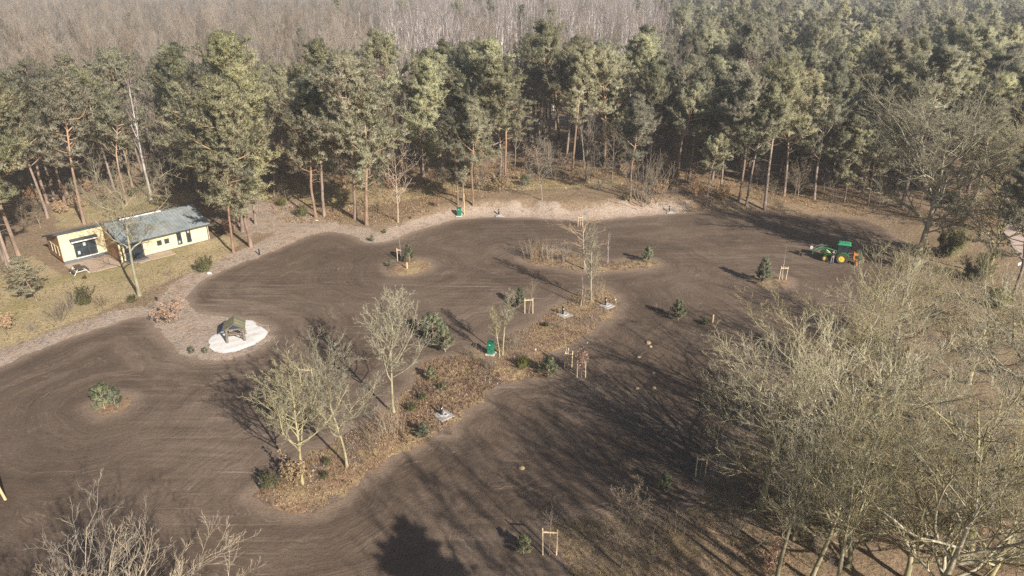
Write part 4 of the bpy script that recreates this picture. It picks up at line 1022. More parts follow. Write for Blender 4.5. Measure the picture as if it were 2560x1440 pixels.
def person(loc, rz, label):
    V = [(0,0,0.95),(0,0.01,1.12),(0,0.02,1.30),(0,0.0,1.43),(0,-0.01,1.52),(0,-0.03,1.60),(0,-0.04,1.70),(0,-0.03,1.76)]
    E_ = [(i,i+1) for i in range(7)]; Rd = [(0.155,0.115),(0.145,0.11),(0.165,0.12),(0.12,0.09),(0.052,0.052),(0.072,0.085),(0.078,0.092),(0.05,0.06)]
    def chain(root, pts, rs):
        p0 = root
        for q, r in zip(pts, rs): V.append(q); Rd.append(r); E_.append((p0, len(V)-1)); p0 = len(V)-1
        return p0
    arms = []; legs = []
    for s in (-1, 1):
        sh = [(s*0.18,0.0,1.41),(s*0.22,-0.02,1.27),(s*0.245,-0.03,1.14),(s*0.235,-0.14,1.00),(s*0.22,-0.24,0.92)]
        if s == 1: sh = [(s*0.18,0.0,1.41),(s*0.23,-0.08,1.28),(s*0.25,-0.16,1.17),(s*0.22,-0.30,1.20),(s*0.20,-0.40,1.24)]
        e = chain(3, sh, [0.062,0.052,0.045,0.038,0.030]); arms.append(sh)
        hx, hy, hz = sh[-1]; up = 0.0 if s == 1 else -0.04
        pm = chain(e, [(hx, hy-0.05, hz+up)], [(0.036,0.018)])
        for k, L in enumerate((0.070,0.082,0.078,0.062)):
            fx = hx+(k-1.5)*0.021; chain(pm, [(fx, hy-0.085, hz+up), (fx, hy-0.085-L*.5, hz+up-0.015), (fx, hy-0.085-L*.75, hz+up-0.045)], [0.0095,0.0088,0.0075])
        chain(e, [(hx-s*0.035, hy-0.045, hz+up), (hx-s*0.045, hy-0.085, hz+up-0.01)], [0.011,0.009])
        lg = [(s*0.10,0,0.86),(s*0.11,-0.02+0.03*s,0.66),(s*0.115,-0.02+0.05*s,0.47),(s*0.12,0.03+0.06*s,0.26),(s*0.12,0.05+0.06*s,0.09)]
        e = chain(0, lg, [0.092,0.082,0.062,0.055,0.042]); legs.append(lg)
        chain(e, [(s*0.125,-0.02+0.06*s,0.045),(s*0.13,-0.13+0.06*s,0.035)], [(0.045,0.035),(0.042,0.028)])
    body = skin_obj('person', V, E_, Rd, M_SKIN, None, 0, 1); body.location = loc; body.rotation_euler = (0,0,rz); tag(body, label, 'person')
    # face and hair
    f = MB(); f.add([(-0.014,-0.125,1.655),(0.014,-0.125,1.655),(0,-0.15,1.65),(0,-0.12,1.70)], [(0,1,2),(0,2,3),(1,3,2),(0,3,1)]); f.build('nose', M_SKIN, body)
    for s in (-1,1):
        MB().box((s*0.03,-0.122,1.695), (0.022,0.012,0.012)).build('eye', M_BLACK, body); MB().box((s*0.083,-0.03,1.68), (0.015,0.04,0.06)).build('ear', M_SKIN, body)
    MB().box((0,-0.120,1.622), (0.045,0.012,0.010)).build('mouth', M_JEANS if False else M_BROWNCLOTH, body)
    skin_obj('hair', [(0,0.0,1.66),(0,-0.01,1.73),(0,-0.02,1.79)], [(0,1),(1,2)], [(0.082,0.085),(0.092,0.105),(0.05,0.06)], M_HAIR, body, 0, 1)
    jv = [(0,0,0.93),(0,0.01,1.12),(0,0.02,1.30),(0,0,1.44),(0,-0.01,1.50)]; je = [(0,1),(1,2),(2,3),(3,4)]; jr = [(0.175,0.135),(0.165,0.13),(0.185,0.14),(0.135,0.11),(0.075,0.075)]
    for sh in arms:
        p0 = 3
        for q, r in zip(sh, [0.078,0.068,0.060,0.052,0.044]): jv.append(q); jr.append(r); je.append((p0, len(jv)-1)); p0 = len(jv)-1
    skin_obj('jacket', jv, je, jr, M_JACKET, body, 0, 1)
    jv = [(0,0,0.98),(0,0,0.92)]; je = [(0,1)]; jr = [(0.168,0.128),(0.165,0.125)]
    for lg in legs:
        p0 = 1
        for q, r in zip(lg, [0.108,0.097,0.078,0.070,0.064]): jv.append(q); jr.append(r); je.append((p0, len(jv)-1)); p0 = len(jv)-1
    skin_obj('trousers', jv, je, jr, M_JEANS, body, 0, 1)
    for s in (-1,1):
        MB().box((s*0.125,-0.035+0.06*s,0.05), (0.105,0.27,0.10)).build('boot', M_BOOT, body, 0.03)
    return body
pl = P(2078.5, 659); person(pl, radians(160), 'person in dark jacket and faded jeans standing beside the tractor')
# ------------------------------------------------------------------ vegetation prototypes (meshes shared by all copies)
def hgt(p, ty):
    k = (720-ty)/F_PX; zc = p[1]*(k*cos(PITCH)-sin(PITCH))/(cos(PITCH)+k*sin(PITCH)); return zc+CAM_H-p[2]
def proto_tree(bark, twig_mat, **kw):
    a, b, _ = bare_tree(**kw); setm(a, bark); setm(b, twig_mat); return [('trunk', a), ('crown', b)]
BIGN = dict(thick=2.1, nl=(17,8,6,5), lr=(0.62,0.56,0.54,0.48), trop=(0.10,0.10,0.10,0.10), wig=0.15)
BIG = [proto_tree(M_BARK, M_BARK, seed=100+i, H=15.0, r0=0.34, limb0=0.22, shape='vase', twig=0.013, ang=(0.95,0.62,0.55,0.5), **BIGN) for i in range(4)]
TALL = [proto_tree(M_BARK, M_BARK, seed=130+i, H=14.5, r0=0.26, limb0=0.46, shape='vase', twig=0.012, thick=2.2, nl=(13,7,6,5), lr=(0.42,0.52,0.52,0.46), trop=(0.12,0.10,0.10,0.10), ang=(0.75,0.62,0.55,0.5), wig=0.15) for i in range(2)]
OAK = [proto_tree(M_BARK, M_BARK, thick=1.3, seed=140, H=20.0, r0=0.36, limb0=0.24, shape='round', twig=0.017, nl=(28,10,8,6), lr=(0.46,0.48,0.48,0.48), trop=(0.08,0.07,0.05,0.03,0.02), ang=(0.95,0.7,0.65,0.6,0.6), wig=0.16)]
LIME = [proto_tree(M_BARK_LIME, M_BARK_LIME, seed=160+i, H=10.5, r0=0.12, limb0=0.28, shape='cone' if i != 1 else 'round', twig=0.010, nl=(24,8,7,4), lr=(0.46,0.44,0.46,0.5), ang=(0.85,0.7,0.65,0.6), trop=(0.16,0.10,0.07,0.04), wig=0.14) for i in range(3)]
SLIM = [proto_tree(M_BARK_LIME, M_BARK_LIME, seed=180+i, H=9.0, r0=0.12, limb0=(0.42, 0.28)[i], shape='up', twig=0.009, nl=(34,7,6,3), lr=(0.22,0.44,0.48,0.5), ang=(0.8,0.65,0.6,0.6), trop=(0.12,0.08,0.06,0.04), wig=0.13) for i in range(2)]
OPEN = [proto_tree(M_STEM, M_STEM, seed=190, H=10.0, r0=0.13, limb0=0.25, shape='round', twig=0.009, nl=(20,6,5,3), lr=(0.33,0.36,0.4,0.45), ang=(0.95,0.7,0.65,0.6), trop=(0.05,0.04,0.03,0.02), wig=0.16)]
CABT = [proto_tree(M_BARK, M_BARK, seed=195, H=14.0, r0=0.24, limb0=0.42, shape='round', twig=0.011, nl=(18,9,7,5), lr=(0.42,0.44,0.46,0.5), ang=(0.9,0.7,0.65,0.6), trop=(0.08,0.06,0.04,0.02), wig=0.2)]
FAR = [proto_tree(M_TWIG, M_TWIG_FAR, seed=200+i, H=16.0, r0=0.19, limb0=0.32, shape=('round','vase','up','round')[i], twig=0.017, thick=1.7, nl=(14,7,5,3), lr=(0.30,0.44,0.48,0.5), ang=(0.55,0.55,0.55,0.55), trop=(0.28,0.2,0.14,0.10), wig=0.14, sides=(7,4,3,3,3)) for i in range(4)]
BIRCH = [proto_tree(M_BIRCH, M_BIRCHTWIG, seed=230+i, H=17.0, r0=0.20, limb0=0.36, shape='up', twig=0.012, nl=(10,7,5,3), lr=(0.26,0.42,0.5,0.5), ang=(0.5,0.6,0.6,0.6), trop=(0.2,0.08,0.0,-0.05), wig=0.15, sides=(7,4,3,3,3)) for i in range(3)]
SCRUB = [proto_tree(M_TWIG, M_TWIG, seed=250+i, H=6.5, r0=0.08, limb0=0.2, shape='round', twig=0.010, thick=1.5, nl=(16,7,5,3), lr=(0.42,0.45,0.48,0.5), ang=(0.8,0.7,0.65,0.6), trop=(0.1,0.07,0.05,0.02), wig=0.18, sides=(6,4,3,3,3)) for i in range(3)]
PINE = []
for i, (c0, wide, nl_) in enumerate([(0.34,0.20,42),(0.27,0.21,46),(0.40,0.20,38),(0.22,0.19,48),(0.36,0.165,42),(0.46,0.19,32),(0.30,0.235,44)]):
    a_, b2 = pine(300+i, 20.0, 0.22, c0, nl_, 11, 19, wide, curve=(0.03,0.05,0.03,0.04,0.06,0.07,0.03)[i]); setm(a_, M_PINEBARK); setm(b2, M_NEEDLE); PINE.append([('trunk', a_), ('crown', b2)])
YP = []
for i, (wd, nl_) in enumerate([(0.40,26),(0.30,28),(0.55,24)]):
    a_, b2 = young_pine(330+i, 1.8, wd, 0.17, nl_); setm(a_, M_STEM); setm(b2, M_NEEDLE_Y); YP.append([('stem', a_), ('needles', b2)])
BUSH = []
for i in range(2):
    a_, b2 = evergreen_bush(340+i, H=1.8, spread=(0.35,0.6)[i]); setm(a_, M_STEM); setm(b2, M_GREENBUSH); BUSH.append([('stems', a_), ('foliage', b2)])
STEMS = []
for i in range(3):
    a_, _ = stems_bush(350+i, n=(24,16,30)[i], H=3.0, spread=(0.10,0.24,0.3)[i], base=(0.5,0.3,0.4)[i]); setm(a_, M_STEM if i == 0 else M_TWIG); STEMS.append([('stems', a_)])
BROWN = []
for i in range(2):
    a_, l_ = stems_bush(360+i, n=12, H=2.4, spread=0.32, base=0.25, leafs=900, leaf=0.085); setm(a_, M_TWIG); setm(l_, M_BROWNLEAF); BROWN.append([('stems', a_), ('leaves', l_)])
_rt = random.Random(21)
def put(name, proto, H0, px, py, label, top=None, H=None, rz=None, cat='tree', group=None, tilt=None, wide=1.0):
    p = P(px, py); h = H if H is not None else hgt(p, top)
    s = h/H0; tl = tilt or (_rt.uniform(-.02,.02), _rt.uniform(-.02,.02))
    o = tree_thing(name, proto, p - Vector((0,0,0.05)), rz if rz is not None else _rt.uniform(0, 6.28), s*wide, tl, label, cat, group, sz=s)
    return o

# --- trees standing on or round the lot
put('lime_tree', LIME[0], 10.5, 985, 1035, 'bare yellow-green lime tree furthest up the middle strip', top=735, rz=0.4, group='lime trees on the middle strip')
put('lime_tree', LIME[1], 10.5, 868, 1172, 'bare yellow-green lime tree in the centre of the lime row', top=865, rz=1.9, wide=1.25, group='lime trees on the middle strip')
put('lime_tree', LIME[2], 10.5, 757, 1215, 'bare yellow-green lime tree with leafy foot at the left end of the row', top=900, rz=4.0, wide=1.1, group='lime trees on the middle strip')
put('slim_tree', SLIM[0], 9.0, 1256, 892, 'slim yellowish young tree right behind the near green cabinet', top=722, rz=0.3, group='slim trees on the middle strip')
put('slim_tree', SLIM[0], 9.0, 1249, 897, 'shorter slim stem growing against the cabinet tree', top=765, rz=2.6, group='slim trees on the middle strip')
put('slim_tree', SLIM[1], 9.0, 1477, 755, 'tall slim tree with feathery twigs at the far tip of the middle strip', top=545, rz=1.2, group='slim trees on the middle strip')
put('slim_tree', OPEN[0], 10.0, 1462, 676, 'open-crowned bare tree on the far planting island', top=512, rz=0.8, wide=1.35, group='slim trees on the middle strip')
put('birch_sapling', BIRCH[0], 17.0, 1519, 661, 'thin white birch sapling right of the open-crowned island tree', H=4.6, wide=0.75, group='young birches')
put('birch_sapling', BIRCH[1], 17.0, 1452, 768, 'slender pale double sapling in the reddish scrub left of the tall slim tree', H=4.2, wide=0.8, group='young birches')
put('cabin_tree', CABT[0], 14.0, 349, 738, 'large leafless oak leaning over the cabin roof', top=350, rz=2.2, tilt=(0.03,-0.07), wide=0.9)
put('large_oak', OAK[0], 20.0, 2290, 660, 'huge spreading leafless tree behind the tractor', top=175, rz=1.1, wide=1.3, group='big bare trees right of the lot')
put('large_oak', OAK[0], 20.0, 2470, 690, 'tall bare tree right of the huge spreading one', top=300, rz=3.9, wide=1.1, group='big bare trees right of the lot')
put('large_oak', OAK[0], 20.0, 2570, 610, 'tall bare tree at the right picture edge behind the sign', top=230, rz=5.2, group='big bare trees right of the lot')
for i, (px, py, H, v, rz, tilt, lab) in enumerate([
 (2085, 1330, 15.5, 0, 0.2, (0.0,-0.05), 'big bare tree nearest the bottom centre of the right-hand grove'),
 (2040, 1120, 14.5, 1, 1.3, (0.02,-0.05), 'bare tree leaning over the lot at the grove\'s front edge'),
 (2200, 1000, 13.0, 2, 2.9, (0,0), 'bare tree in the middle of the right-hand grove'),
 (2240, 860, 10.5, 3, 4.2, (0,-0.03), 'bare tree with pale forked top below the tractor'),
 (2420, 960, 12.0, 0, 3.3, (0,0), 'bare tree on the far side of the right-hand grove'),
 (2420, 1400, 15.5, 2, 0.9, (0,0.04), 'bare tree low in the right corner of the grove'),
 (2560, 1130, 15.0, 3, 2.0, (0,0.04), 'bare tree at the right picture edge of the grove'),
 (2330, 1560, 14.0, 3, 5.6, (0,0), 'bare tree cut off by the bottom edge at the right'),
 (1905, 1262, 13.0, 3, 1.7, (0,0.04), 'bare tree standing right behind the lot-edge stake frame'),
 ]):
    put('grove_tree', BIG[v], 15.0, px, py, lab, H=H, rz=rz, tilt=tilt, wide=1.2, group='bare trees of the right-hand grove')
for i, (px, py, H, lab) in enumerate([(1985,1345,7.5,'low spreading bare tree at the grove\'s front beside the lot-edge tree'), (2120,1415,8.0,'low spreading bare tree in front of the big grove trunk'), (2215,1290,8.0,'low spreading bare tree in the middle of the grove\'s lower half'), (2395,1310,8.5,'low spreading bare tree right of the grove\'s centre'),
    (2505,1265,8.5,'low spreading bare tree near the right edge of the grove'), (2265,1450,8.5,'low spreading bare tree at the bottom edge under the grove'), (2470,1455,8.5,'low spreading bare tree in the bottom right corner'), (2150,1130,8.0,'low spreading bare tree behind the lot-edge row')]):
    put('grove_tree', BIG[(i*3+1) % 4], 15.0, px, py, lab, H=H, rz=i*1.3, wide=1.5, group='bare trees of the right-hand grove')
put('small_bare_tree', SCRUB[0], 6.5, 1553, 1420, 'small crooked bare tree at the bottom edge right of the nearest frame', top=1195, rz=0.6, tilt=(0.02,0.12))
PALE = []
for v in (1, 2):
    pr_ = []
    for pn, me in BIG[v]:
        m2 = me.copy(); m2.materials.clear(); m2.materials.append(M_PALEBARK); pr_.append((pn, m2))
    PALE.append(pr_)
for i, (x, y, H, v, rz, lab) in enumerate([
 (-16.0, 19.8, 11.9, 1, 0.5, 'bare tree top rising from the bottom edge at left, tallest of the four'),
 (-19.2, 20.5, 11.6, 0, 2.1, 'bare tree top in the bottom corner at left'),
 (-13.6, 18.8, 11.8, 2, 4.4, 'bare tree top at the bottom edge just right of the tallest'),
 (-12.0, 17.6, 11.8, 3, 3.1, 'lowest bare tree top at the bottom edge, rightmost of the four'),
 ]):
    tree_thing('verge_tree', PALE[v % 2], G(x, y), rz, H/15.0*1.15, (0,0), lab, 'tree', 'bare trees along the near edge', sz=H/15.0)
for i, (px, py, H, rz, lab) in enumerate([(1935, 1500, 13.5, 2.2, 'straight-trunked bare tree at the grove\'s lower front'), (2025, 1455, 13.5, 4.1, 'straight-trunked bare tree second from the grove\'s lower front'),
    (2065, 1560, 14.5, 5.3, 'straight-trunked bare tree rooted just below the bottom edge')]):
    put('grove_tree', TALL[i % 2], 14.5, px, py, lab, H=H, rz=rz, wide=0.9, group='bare trees of the right-hand grove')
# the pines just outside the frame whose shade lies across the bottom of the lot
for i, (x, y, H, v) in enumerate([(5.4, 17.0, 11.6, 5), (8.0, 15.0, 13.0, 2)]):
    tree_thing('pine_tree', PINE[v], G(x, y), i*1.7, H/20.0*1.15, (0,0), 'pine standing below the bottom edge, shading the lot', 'tree', 'pines below the bottom edge', sz=H/20.0)
for i, (x, y, H) in enumerate([(16.0, 10.0, 22.0), (19.0, 13.0, 23.0), (22.0, 15.5, 22.0), (25.0, 18.0, 21.0), (28.0, 21.0, 20.0), (21.5, 9.5, 24.0), (25.5, 12.5, 23.0), (13.0, 7.5, 22.0)]):
    tree_thing('verge_tree', TALL[i % 2], G(x, y), i*2.3+.4, H/14.5*0.8, (0,0), 'bare tree standing below the bottom edge, casting long streaks of shade', 'tree', 'bare trees below the bottom edge', sz=H/14.5)

# --- forest edge: pines told apart in the photograph
FRONT = [ # base px, base py, top py, variant, tilt y, label
 (47,640,150,0,-.03,'thick pine with clean orange trunk left of the cabin'), (20,668,215,2,-.05,'pine leaning left in the clump at the left edge'), (30,676,250,4,-.02,'slender pine in the clump at the left edge'),
 (8,650,300,5,-.07,'outermost leaning pine of the clump at the left edge'), (212,560,170,2,0,'pine with grey trunk directly behind the left cabin gable'), (120,545,190,0,0,'pine between the left-edge clump and the cabin gable'),
 (165,515,180,5,0,'slim pine behind the tall cabin wing'), (318,512,235,5,0,'pine rising behind the cabin roof ridge'), (585,632,300,5,-.05,'slim leaning pine with a bare pole of a trunk right of the cabin'),
 (607,578,150,1,-.01,'broad pine right of the cabin with a dark trunk'), (628,618,170,3,-.01,'tall pine beside the dark bollard right of the cabin'), (640,560,200,6,0,'bushy pine behind the bollard pine'),
 (560,520,160,6,0,'broad pine right behind the cabin\'s far end'), (500,505,190,3,0,'pine with low crown behind the cabin\'s far end'), (790,545,190,1,0,'left pine of the pair above the dirt tongue'), (811,540,165,2,0,'right pine of the pair above the dirt tongue'),
 (888,548,120,6,0,'left pine of the pair beside the bare oak'), (917,562,150,3,-.01,'right pine of the pair beside the bare oak'), (730,470,160,4,0,'pine standing back in the shade left of the paired pines'),
 (860,470,100,0,0,'tall pine behind the paired pines'), (1058,440,120,5,0,'pine with tall orange trunk left of the thick young pine'), (1145,512,270,3,0,'low-crowned pine directly behind the far green cabinet'), (1158,502,330,3,0,'shorter pine touching the one behind the far green cabinet'),
 (1183,516,240,4,0,'slim pine right of the far green cabinet'), (1250,458,130,1,0,'left pine of the pair above the sandy bank'), (1262,470,145,2,.01,'right pine of the pair above the sandy bank'),
 (1415,415,90,0,0,'tall pine with bare orange trunk above the sandy bank'), (1432,430,110,2,0,'pine with slanting trunk beside the tall orange one'), (1510,420,110,6,0,'pine behind the pale forked bare tree'), (1575,505,230,4,0,'slender pine on top of the sandy bank\'s right end'),
 (1690,445,140,0,.03,'dark-trunked pine leaning right above the mossy patch'), (1720,455,170,2,.03,'dark-trunked pine just right of the leaning one'), (1765,517,330,5,.02,'short pine with twisted orange top at the far lot edge'),
 (1847,503,180,5,.01,'left pine of the trio at the far lot edge'), (1866,516,210,2,.02,'right pine of the trio at the far lot edge'), (1912,525,150,5,.04,'pine with long pale trunk leaning right over the far lot edge'),
 (1960,490,150,0,.03,'pine behind the long pale leaning trunk'), (2035,500,180,1,.03,'pine beyond the tractor at the wood\'s edge'), (2110,505,280,3,.03,'low dark pine beyond the tractor'), (2170,515,300,6,.02,'bushy low pine left of the huge spreading tree'),
]
fx = []
for (px, py, tp_, v, tl, lab) in FRONT:
    o = put('pine_tree', PINE[v], 20.0, px, py, lab, top=tp_, tilt=(0, tl), group='pines along the forest edge', wide=1.0); fx.append((o.location.x, o.location.y))
o = put('pine_tree', PINE[1], 20.0, 2535, 735, 'dark dense pine at the right picture edge above the sign', H=17.0, wide=1.0, group='pines along the forest edge'); fx.append((o.location.x, o.location.y))
BARE_EDGE = [ (995,556,350,OPEN[0],10.0,'bare oak with pale trunk at the bend of the far lot edge'), (1355,502,330,SCRUB[1],6.5,'dark-stemmed bare tree on top of the sandy bank'), (1530,455,300,SCRUB[2],6.5,'pale forked bare tree above the sandy bank'),
 (1610,505,370,STEMS[2],3.0,'fan of pale stems at the bank\'s right end'), (1465,450,250,FAR[0],16.0,'greyish bare tree with straight trunk above the bank'), (1100,490,385,SCRUB[0],6.5,'spreading bare bush between bare oak and far green cabinet'),
 (1380,450,350,SCRUB[1],6.5,'thick greenish bare bush behind the sandy bank'), (1660,470,380,SCRUB[2],6.5,'grey thicket left of the dark-trunked pines'), (250,490,330,SCRUB[0],6.5,'bare bush behind the cabin ridge'), (420,500,350,SCRUB[2],6.5,'bare bush right behind the cabin oak'),
 (1985,495,390,SCRUB[1],6.5,'thicket between the leaning pine and the tractor'), (2060,480,380,SCRUB[0],6.5,'brown thicket beyond the tractor')]
for (px, py, tp_, pr, H0, lab) in BARE_EDGE:
    o = put('bare_tree' if H0 > 3 else 'bare_shrub', pr, H0, px, py, lab, top=tp_, group='bare trees along the forest edge', cat='tree' if H0 > 3 else 'shrub'); fx.append((o.location.x, o.location.y))
o = put('birch_tree', BIRCH[2], 17.0, 378, 500, 'white-trunked birch behind the cabin among dark pines', top=165, tilt=(0,-0.03), group='birches'); fx.append((o.location.x, o.location.y))

# --- the wood behind: individuals near, one mass far away
EDGE_PX = [(-900,700),(-300,640),(60,570),(200,520),(500,480),(650,498),(900,485),(1100,490),(1300,482),(1500,478),(1700,492),(1900,502),(2100,512),(2250,540),(2450,565),(2700,600),(3400,640)]
EDG = np.array([at0(*p) for p in EDGE_PX])
def beyond(x, y):
    # metres behind the forest edge measured along y at that bearing
    b = np.arctan2(x, y); be = np.arctan2(EDG[:,0], EDG[:,1]); r = np.hypot(EDG[:,0], EDG[:,1])
    return np.hypot(x, y) - np.interp(b, be, r)
rg = np.random.default_rng(77)
def candidates(sp, rmax):
    xs_ = np.arange(-rmax, rmax, sp); ys_ = np.arange(60, rmax, sp)
    X, Y = np.meshgrid(xs_, ys_); X = X + rg.uniform(-.42,.42,X.shape)*sp; Y = Y + rg.uniform(-.42,.42,Y.shape)*sp
    X, Y = X.ravel(), Y.ravel(); ang = np.abs(np.arctan2(X, Y)); m = ang < radians(39.5)
    return X[m], Y[m]
FXA = np.array(fx)
def clear(X, Y, r):
    d = np.min(np.hypot(X[:,None]-FXA[None,:,0], Y[:,None]-FXA[None,:,1]), 1); return d > r
near_trees = []; far_trees = {'pine': [], 'bare': [], 'birch': []}
X, Y = candidates(5.6, 330); bd = beyond(X, Y); m = (bd > 0) & (bd < 62); X, Y, bd = X[m], Y[m], bd[m]; m = clear(X, Y, 3.2); X, Y, bd = X[m], Y[m], bd[m]
bear = np.degrees(np.arctan2(X, Y))
for x, y, d, b in zip(X, Y, bd, bear):
    u = rg.random()
    if b > 13: k = 'pine' if u < 0.72 else 'bare'
    elif d < 22: k = 'pine' if u < 0.52 else ('bare' if u < 0.88 else None)
    elif d < 34: k = 'pine' if u < 0.22 else 'bare'
    elif d < 48: k = 'pine' if u < 0.04 else 'bare'
    else: k = 'bare' if (b < -9 or d < 56) else ('birch' if u < .7 else 'bare')
    if k: near_trees.append((k, x, y, d, b))
X, Y = candidates(8.2, 640); bd = beyond(X, Y); m = bd >= 62; X, Y, bd = X[m], Y[m], bd[m]; bear = np.degrees(np.arctan2(X, Y))
for x, y, d, b in zip(X, Y, bd, bear):
    u = rg.random(); bb = b + rg.normal(0, 1.2)
    if bb > 13: k = 'pine' if u < 0.74 else 'bare'
    elif bb > -10: k = 'birch' if u < 0.72 else ('pine' if u < 0.735 else 'bare')
    else: k = 'bare' if u < 0.992 else 'pine'
    far_trees[k].append((x, y, d, b))
LAND = [(-400,'left of the picture edge'),(110,'at the left picture edge'),(330,'behind the cabin wing'),(560,'behind the cabin roof'),(720,'behind the bollard pine'),(860,'behind the paired pines at the dirt tongue'),(1060,'behind the bare oak'),
        (1210,'behind the far green cabinet'),(1400,'behind the left half of the sandy bank'),(1600,'behind the right half of the sandy bank'),(1740,'behind the dark-trunked pines'),(1890,'behind the trio of pines'),(2030,'behind the long leaning trunk'),(2200,'beyond the tractor'),(2420,'beyond the huge bare tree'),(9999,'towards the right picture edge')]
KINDW = {'pine': 'green pine', 'bare': 'leafless brown tree', 'birch': 'white-stemmed birch'}
def wood_label(k, x, y, d, h, hm):
    px = proj(x, y, 12.0)[0]; where = next(w for lim, w in LAND if px < lim)
    row = 'first rows' if d < 12 else ('second rows' if d < 24 else ('third rows' if d < 40 else ('back rows' if d < 64 else 'far depth')))
    size = 'tall' if h > hm*1.06 else ('small' if h < hm*0.92 else 'medium')
    return f'{size} {KINDW[k]}, {row}, {where}', {'pine':'pines of the wood','bare':'bare trees of the wood','birch':'birches of the wood'}[k]
names = {'pine': 'pine_tree', 'bare': 'bare_tree', 'birch': 'birch_tree'}
PR = {'pine': (PINE, 20.0, 19.5, 2.4), 'bare': (FAR, 16.0, 18.2, 3.0), 'birch': (BIRCH, 17.0, 20.0, 1.6)}
cnt = {'pine': 0, 'bare': 0, 'birch': 0}
# the nearest part of each far stand also becomes individuals, up to about 290 of a kind
for k in far_trees: far_trees[k].sort(key=lambda q: hypot(q[0], q[1]))
for (k, x, y, d, b) in near_trees: cnt[k] += 1
ind = list(near_trees)
for k in far_trees:
    n = max(0, min(len(far_trees[k]), 290-cnt[k]-(42 if k == 'pine' else 14)))
    if k == 'pine': n = min(n, 60)
    ind += [(k,)+q for q in far_trees[k][:n]]; far_trees[k] = far_trees[k][n:]
for (k, x, y, d, b) in ind:
    protos, H0, hm, hs = PR[k]; h = np.clip(rg.normal(hm, hs), hm*0.6, hm*1.25)
    if k == 'bare' and d < 20: h *= rg.uniform(0.35, 0.85)
    lab, grp = wood_label(k, x, y, d, h, hm)
    z = float(zt(x, y)) if y < 165 and abs(x) < 108 else float(bank_w(np.array(x), np.array(y)))
    tree_thing(names[k], protos[rg.integers(len(protos))], (x, y, z-.05), rg.uniform(0, 6.28), h/H0*rg.uniform(.92,1.1), (rg.normal(0,.02), rg.normal(0,.02)), lab, 'tree', grp, sz=h/H0)

def scatter(name, label, pts, rots, scl, idx, sources):
    """one object that instances the prototype meshes on points (geometry nodes)"""
    col = bpy.data.collections.new(name+'_source')
    for i, parts in enumerate(sources):
        vs_, qs, off = [], [], 0
        mes = [p[1] for p in parts]
        bmj = bpy.data.meshes.new(f'{name}_{i}')
        import bmesh
        bm = bmesh.new()
        for j, me in enumerate(mes):
            n0 = len(bm.faces); bm.from_mesh(me); bm.faces.ensure_lookup_table()
            for f in bm.faces[n0:]: f.material_index = j
        bm.to_mesh(bmj); bm.free()
        for me in mes: bmj.materials.append(me.materials[0])
        so = bpy.data.objects.new(f'{name}_source_{i}', bmj); col.objects.link(so)
    me = bpy.data.meshes.new(name); me.from_pydata([tuple(p) for p in pts], [], [])
    a = me.attributes.new('rot', 'FLOAT_VECTOR', 'POINT'); a.data.foreach_set('vector', np.asarray(rots, np.float32).ravel())
    a = me.attributes.new('scl', 'FLOAT_VECTOR', 'POINT'); a.data.foreach_set('vector', np.asarray(scl, np.float32).ravel())
    a = me.attributes.new('idx', 'INT', 'POINT'); a.data.foreach_set('value', np.asarray(idx, np.int32))
    o = link(name, me); tag(o, label, None, None, 'stuff')
    ng = bpy.data.node_groups.new(name, 'GeometryNodeTree')
    ng.interface.new_socket('Geometry', in_out='INPUT', socket_type='NodeSocketGeometry'); ng.interface.new_socket('Geometry', in_out='OUTPUT', socket_type='NodeSocketGeometry')
    gi = ng.nodes.new('NodeGroupInput'); go = ng.nodes.new('NodeGroupOutput')
    ci = ng.nodes.new('GeometryNodeCollectionInfo'); ci.inputs['Collection'].default_value = col; ci.inputs['Separate Children'].default_value = True; ci.inputs['Reset Children'].default_value = True
    ip = ng.nodes.new('GeometryNodeInstanceOnPoints'); ip.inputs['Pick Instance'].default_value = True
    def na(nm, t):
        n = ng.nodes.new('GeometryNodeInputNamedAttribute'); n.data_type = t; n.inputs['Name'].default_value = nm; return n.outputs[0]
    er = ng.nodes.new('FunctionNodeEulerToRotation'); ng.links.new(na('rot', 'FLOAT_VECTOR'), er.inputs[0])
    ng.links.new(gi.outputs[0], ip.inputs['Points']); ng.links.new(ci.outputs[0], ip.inputs['Instance']); ng.links.new(na('idx', 'INT'), ip.inputs['Instance Index'])
    ng.links.new(er.outputs[0], ip.inputs['Rotation']); ng.links.new(na('scl', 'FLOAT_VECTOR'), ip.inputs['Scale']); ng.links.new(ip.outputs[0], go.inputs[0])
    md = o.modifiers.new('scatter', 'NODES'); md.node_group = ng
    return o
for k, lab in (('pine', 'far mass of pine woodland beyond the countable trees'), ('bare', 'far mass of brown leafless woodland along the top'), ('birch', 'far mass of purple-grey birch wood at the top centre')):
    L = far_trees[k]
    if not L: continue
    protos, H0, hm, hs = PR[k]; n = len(L); h = np.clip(rg.normal(hm, hs, n), hm*.6, hm*1.3)/H0; w_ = h*rg.uniform(.95, 1.15, n)
    scatter({'pine':'pine_forest','bare':'bare_forest','birch':'birch_forest'}[k], lab, [(q[0], q[1], float(bank_w(np.array(q[0]), np.array(q[1])))-.05) for q in L],
            np.stack([rg.normal(0,.02,n), rg.normal(0,.02,n), rg.uniform(0,6.28,n)], 1), np.stack([w_, w_, h], 1), rg.integers(0, len(protos), n), protos)

